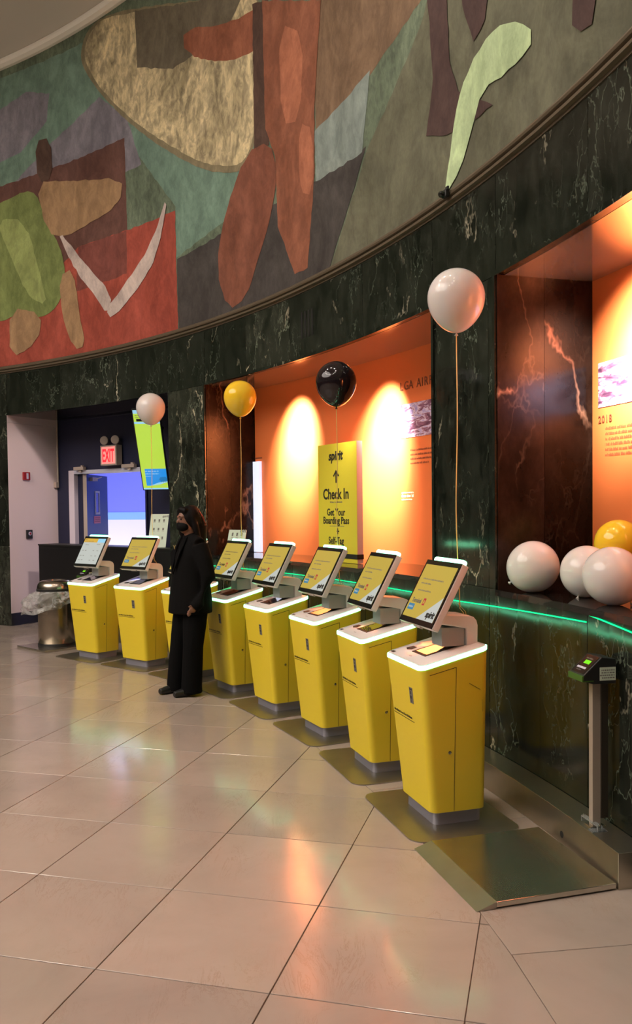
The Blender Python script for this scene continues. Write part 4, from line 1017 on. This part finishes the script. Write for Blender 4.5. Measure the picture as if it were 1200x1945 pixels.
# left hand: palm with five separate curled fingers
pd = (Fd*.75+V((0, 0, -.66))).normalized()
palm = haL+pd*.022
body_pr += [('o', palm, (.034, .016, .030))]
for k, ln_ in enumerate((.042, .048, .045, .036)):
    b0 = palm+pd*.022+V((0, 0, .020-.0135*k))+Fd*.004; mid = b0+pd*ln_*.5+Ld*.004; tip = mid+(pd*.5-Ld*.5).normalized()*ln_*.45
    body_pr.append(('t', [b0, mid, tip], [.0078, .0070, .0056]))
body_pr.append(('t', [palm+V((0, 0, .022)), palm+Fd*.022+V((0, 0, .030)), palm+Fd*.042+V((0, 0, .022))], [.009, .008, .006]))
body = blob('body', M['skin'], body_pr, .0055, wm, 3)
trs = blob('trousers', M['suit2'], [('l', [(hip+V((0, 0, .10)), .135, .170), (hip, .150, .185), (hip+V((-.005, 0, -.10)), .140, .180)]),
  ('t', [hip+Ld*.085, (hip+Ld*.085+kL)/2, kL, aL+V((.012, 0, .01)), aL+V((.012, 0, -.052))], [.105, .100, .086, .088, .092]),
  ('t', [hip-Ld*.085, (hip-Ld*.085+kR)/2, kR, aR+V((.012, 0, .01)), aR+V((.012, 0, -.048))], [.105, .098, .082, .080, .082])], .010, wm, 6)
jk = blob('jacket', M['suit'], [('l', [(at(.110, .035, .690), .178, .215), (at(.115, .035, .80), .172, .212), (at(.118, .03, 1.0), .150, .190), (at(.125, .03, 1.17), .138, .185), (at(.128, .03, 1.27), .095, .155), (at(.13, .03, 1.315), .062, .085)]),
  ('t', [shL+V((0, 0, -.005)), (shL+elL)/2+Ld*.012, elL, wrL, haL+V((-.008, 0, -.006))], [.070, .070, .062, .052, .046]), ('t', [shR+V((0, 0, -.005)), elR, wrR], [.070, .060, .048]),
  ('t', [shL, neckb+V((0, 0, .02)), shR], [.060, .062, .060])], .009, wm, 6)
# lapels and collar
lap = MB()
fc = at(.125, .03, 0)+Fd*.150
for sg_ in (1, -1):
    a0 = at(.128, .03, 1.335)+Fd*.052+Ld*.050*sg_; a1 = at(.128, .03, 1.20)+Fd*.140+Ld*.085*sg_; a2 = at(.120, .03, 1.02)+Fd*.163+Ld*.012*sg_; a3 = at(.128, .03, 1.26)+Fd*.108+Ld*.030*sg_
    o_ = Fd*.010
    lap.loft([[a0, a1, a2, a3], [a0+o_, a1+o_, a2+o_, a3+o_]], True)
lap.build('lapel', M['suit2'], jk, False, .002)
blob('blouse', M['mask'], [('t', [neckb+V((0, 0, .01)), neckb+Fd*.02+V((0, 0, .055))], [.062, .054])], .008, wm, 4)
hair_pr = [('o', hc-Fd*.020+V((.005, 0, .022)), (.098, .088, .108)), ('t', [hc-Fd*.055+V((0, 0, .04)), hc-Fd*.100+V((.01, 0, -.06)), at(.185, .04, 1.27)-Fd*.015+V((0, 0, .02)), at(.185, .03, 1.20)], [.065, .066, .060, .030]),
  ('t', [hc+Ld*.066-Fd*.005+V((0, 0, .035)), hc+Ld*.078-Fd*.030+V((0, 0, -.05)), hc+Ld*.085-Fd*.055+V((.0, 0, -.16))], [.026, .030, .022]),
  ('t', [hc-Ld*.060+Fd*.048+V((0, 0, .060)), hc-Ld*.080+Fd*.030+V((0, 0, -.02)), hc-Ld*.080+Fd*.010+V((0, 0, -.12)), hc-Ld*.06+Fd*.01+V((0, 0, -.17))], [.026, .030, .028, .015]),
  ('t', [hc+Ld*.060+Fd*.040+V((0, 0, .075)), hc+Ld*.0+Fd*.060+V((0, 0, .092)), hc-Ld*.055+Fd*.050+V((0, 0, .072))], [.024, .026, .026])]
hair = blob('hair', M['hair'], hair_pr, .007, wm, 4)
sk = MB().tube([hc-Fd*.075+Ld*.060+V((.0, 0, .075)), hc-Fd*.115+Ld*.050+V((0, 0, .020)), hc-Fd*.150+Ld*.040+V((0, 0, -.06)), hc-Fd*.150+Ld*.035+V((0, 0, -.16))], [.006, .011, .009, .004], 8).build('red_streak', M['redhair'], hair, True)
blob('face_mask', M['mask'], [('o', hc+Fd*.046+V((0, 0, -.050)), (.056, .064, .047)), ('o', hc+Fd*.080+V((0, 0, -.034)), (.026, .026, .024))], .006, wm, 3)
for sg_ in (1, -1):
    e_ = hc+Fd*.077+Ld*.030*sg_+V((0, 0, .010))
    q = MB(); q.ell(e_, (.009, .009, .0065), 12, 8); q.build('eye', M['eye'], body, True)
    MB().tube([e_+Fd*.010+Ld*-.016+V((0, 0, .018)), e_+Fd*.013+V((0, 0, .024)), e_+Fd*.004+Ld*.018+V((0, 0, .019))], [.0025, .0035, .002], 6).build('eyebrow', M['hair'], body, True)
br = at(.125, .03, 1.245)+Fd*.150
MB().tube([br+Ld*.022+V((0, 0, .018)), br, br-Ld*.018+V((0, 0, .014))], [.004, .006, .004], 6).tube([br, br+V((0, 0, -.016))], .004, 6).build('brooch', M['gold'], jk, True)
for a_, yaw_ in ((aL, 0), (aR, .12)):
    fd = Matrix.Rotation(yaw_, 3, 'Z')@Fd; c0 = V((a_.x, a_.y, .0))
    blob('shoe', M['shoe'], [('t', [c0-fd*.045+V((0, 0, .034)), c0+fd*.06+V((0, 0, .036)), c0+fd*.150+V((0, 0, .029))], [.032, .038, .026]), ('t', [c0-fd*.01+V((0, 0, .03)), c0-fd*.005+V((0, 0, .085))], [.036, .036])], .006, wm, 3)
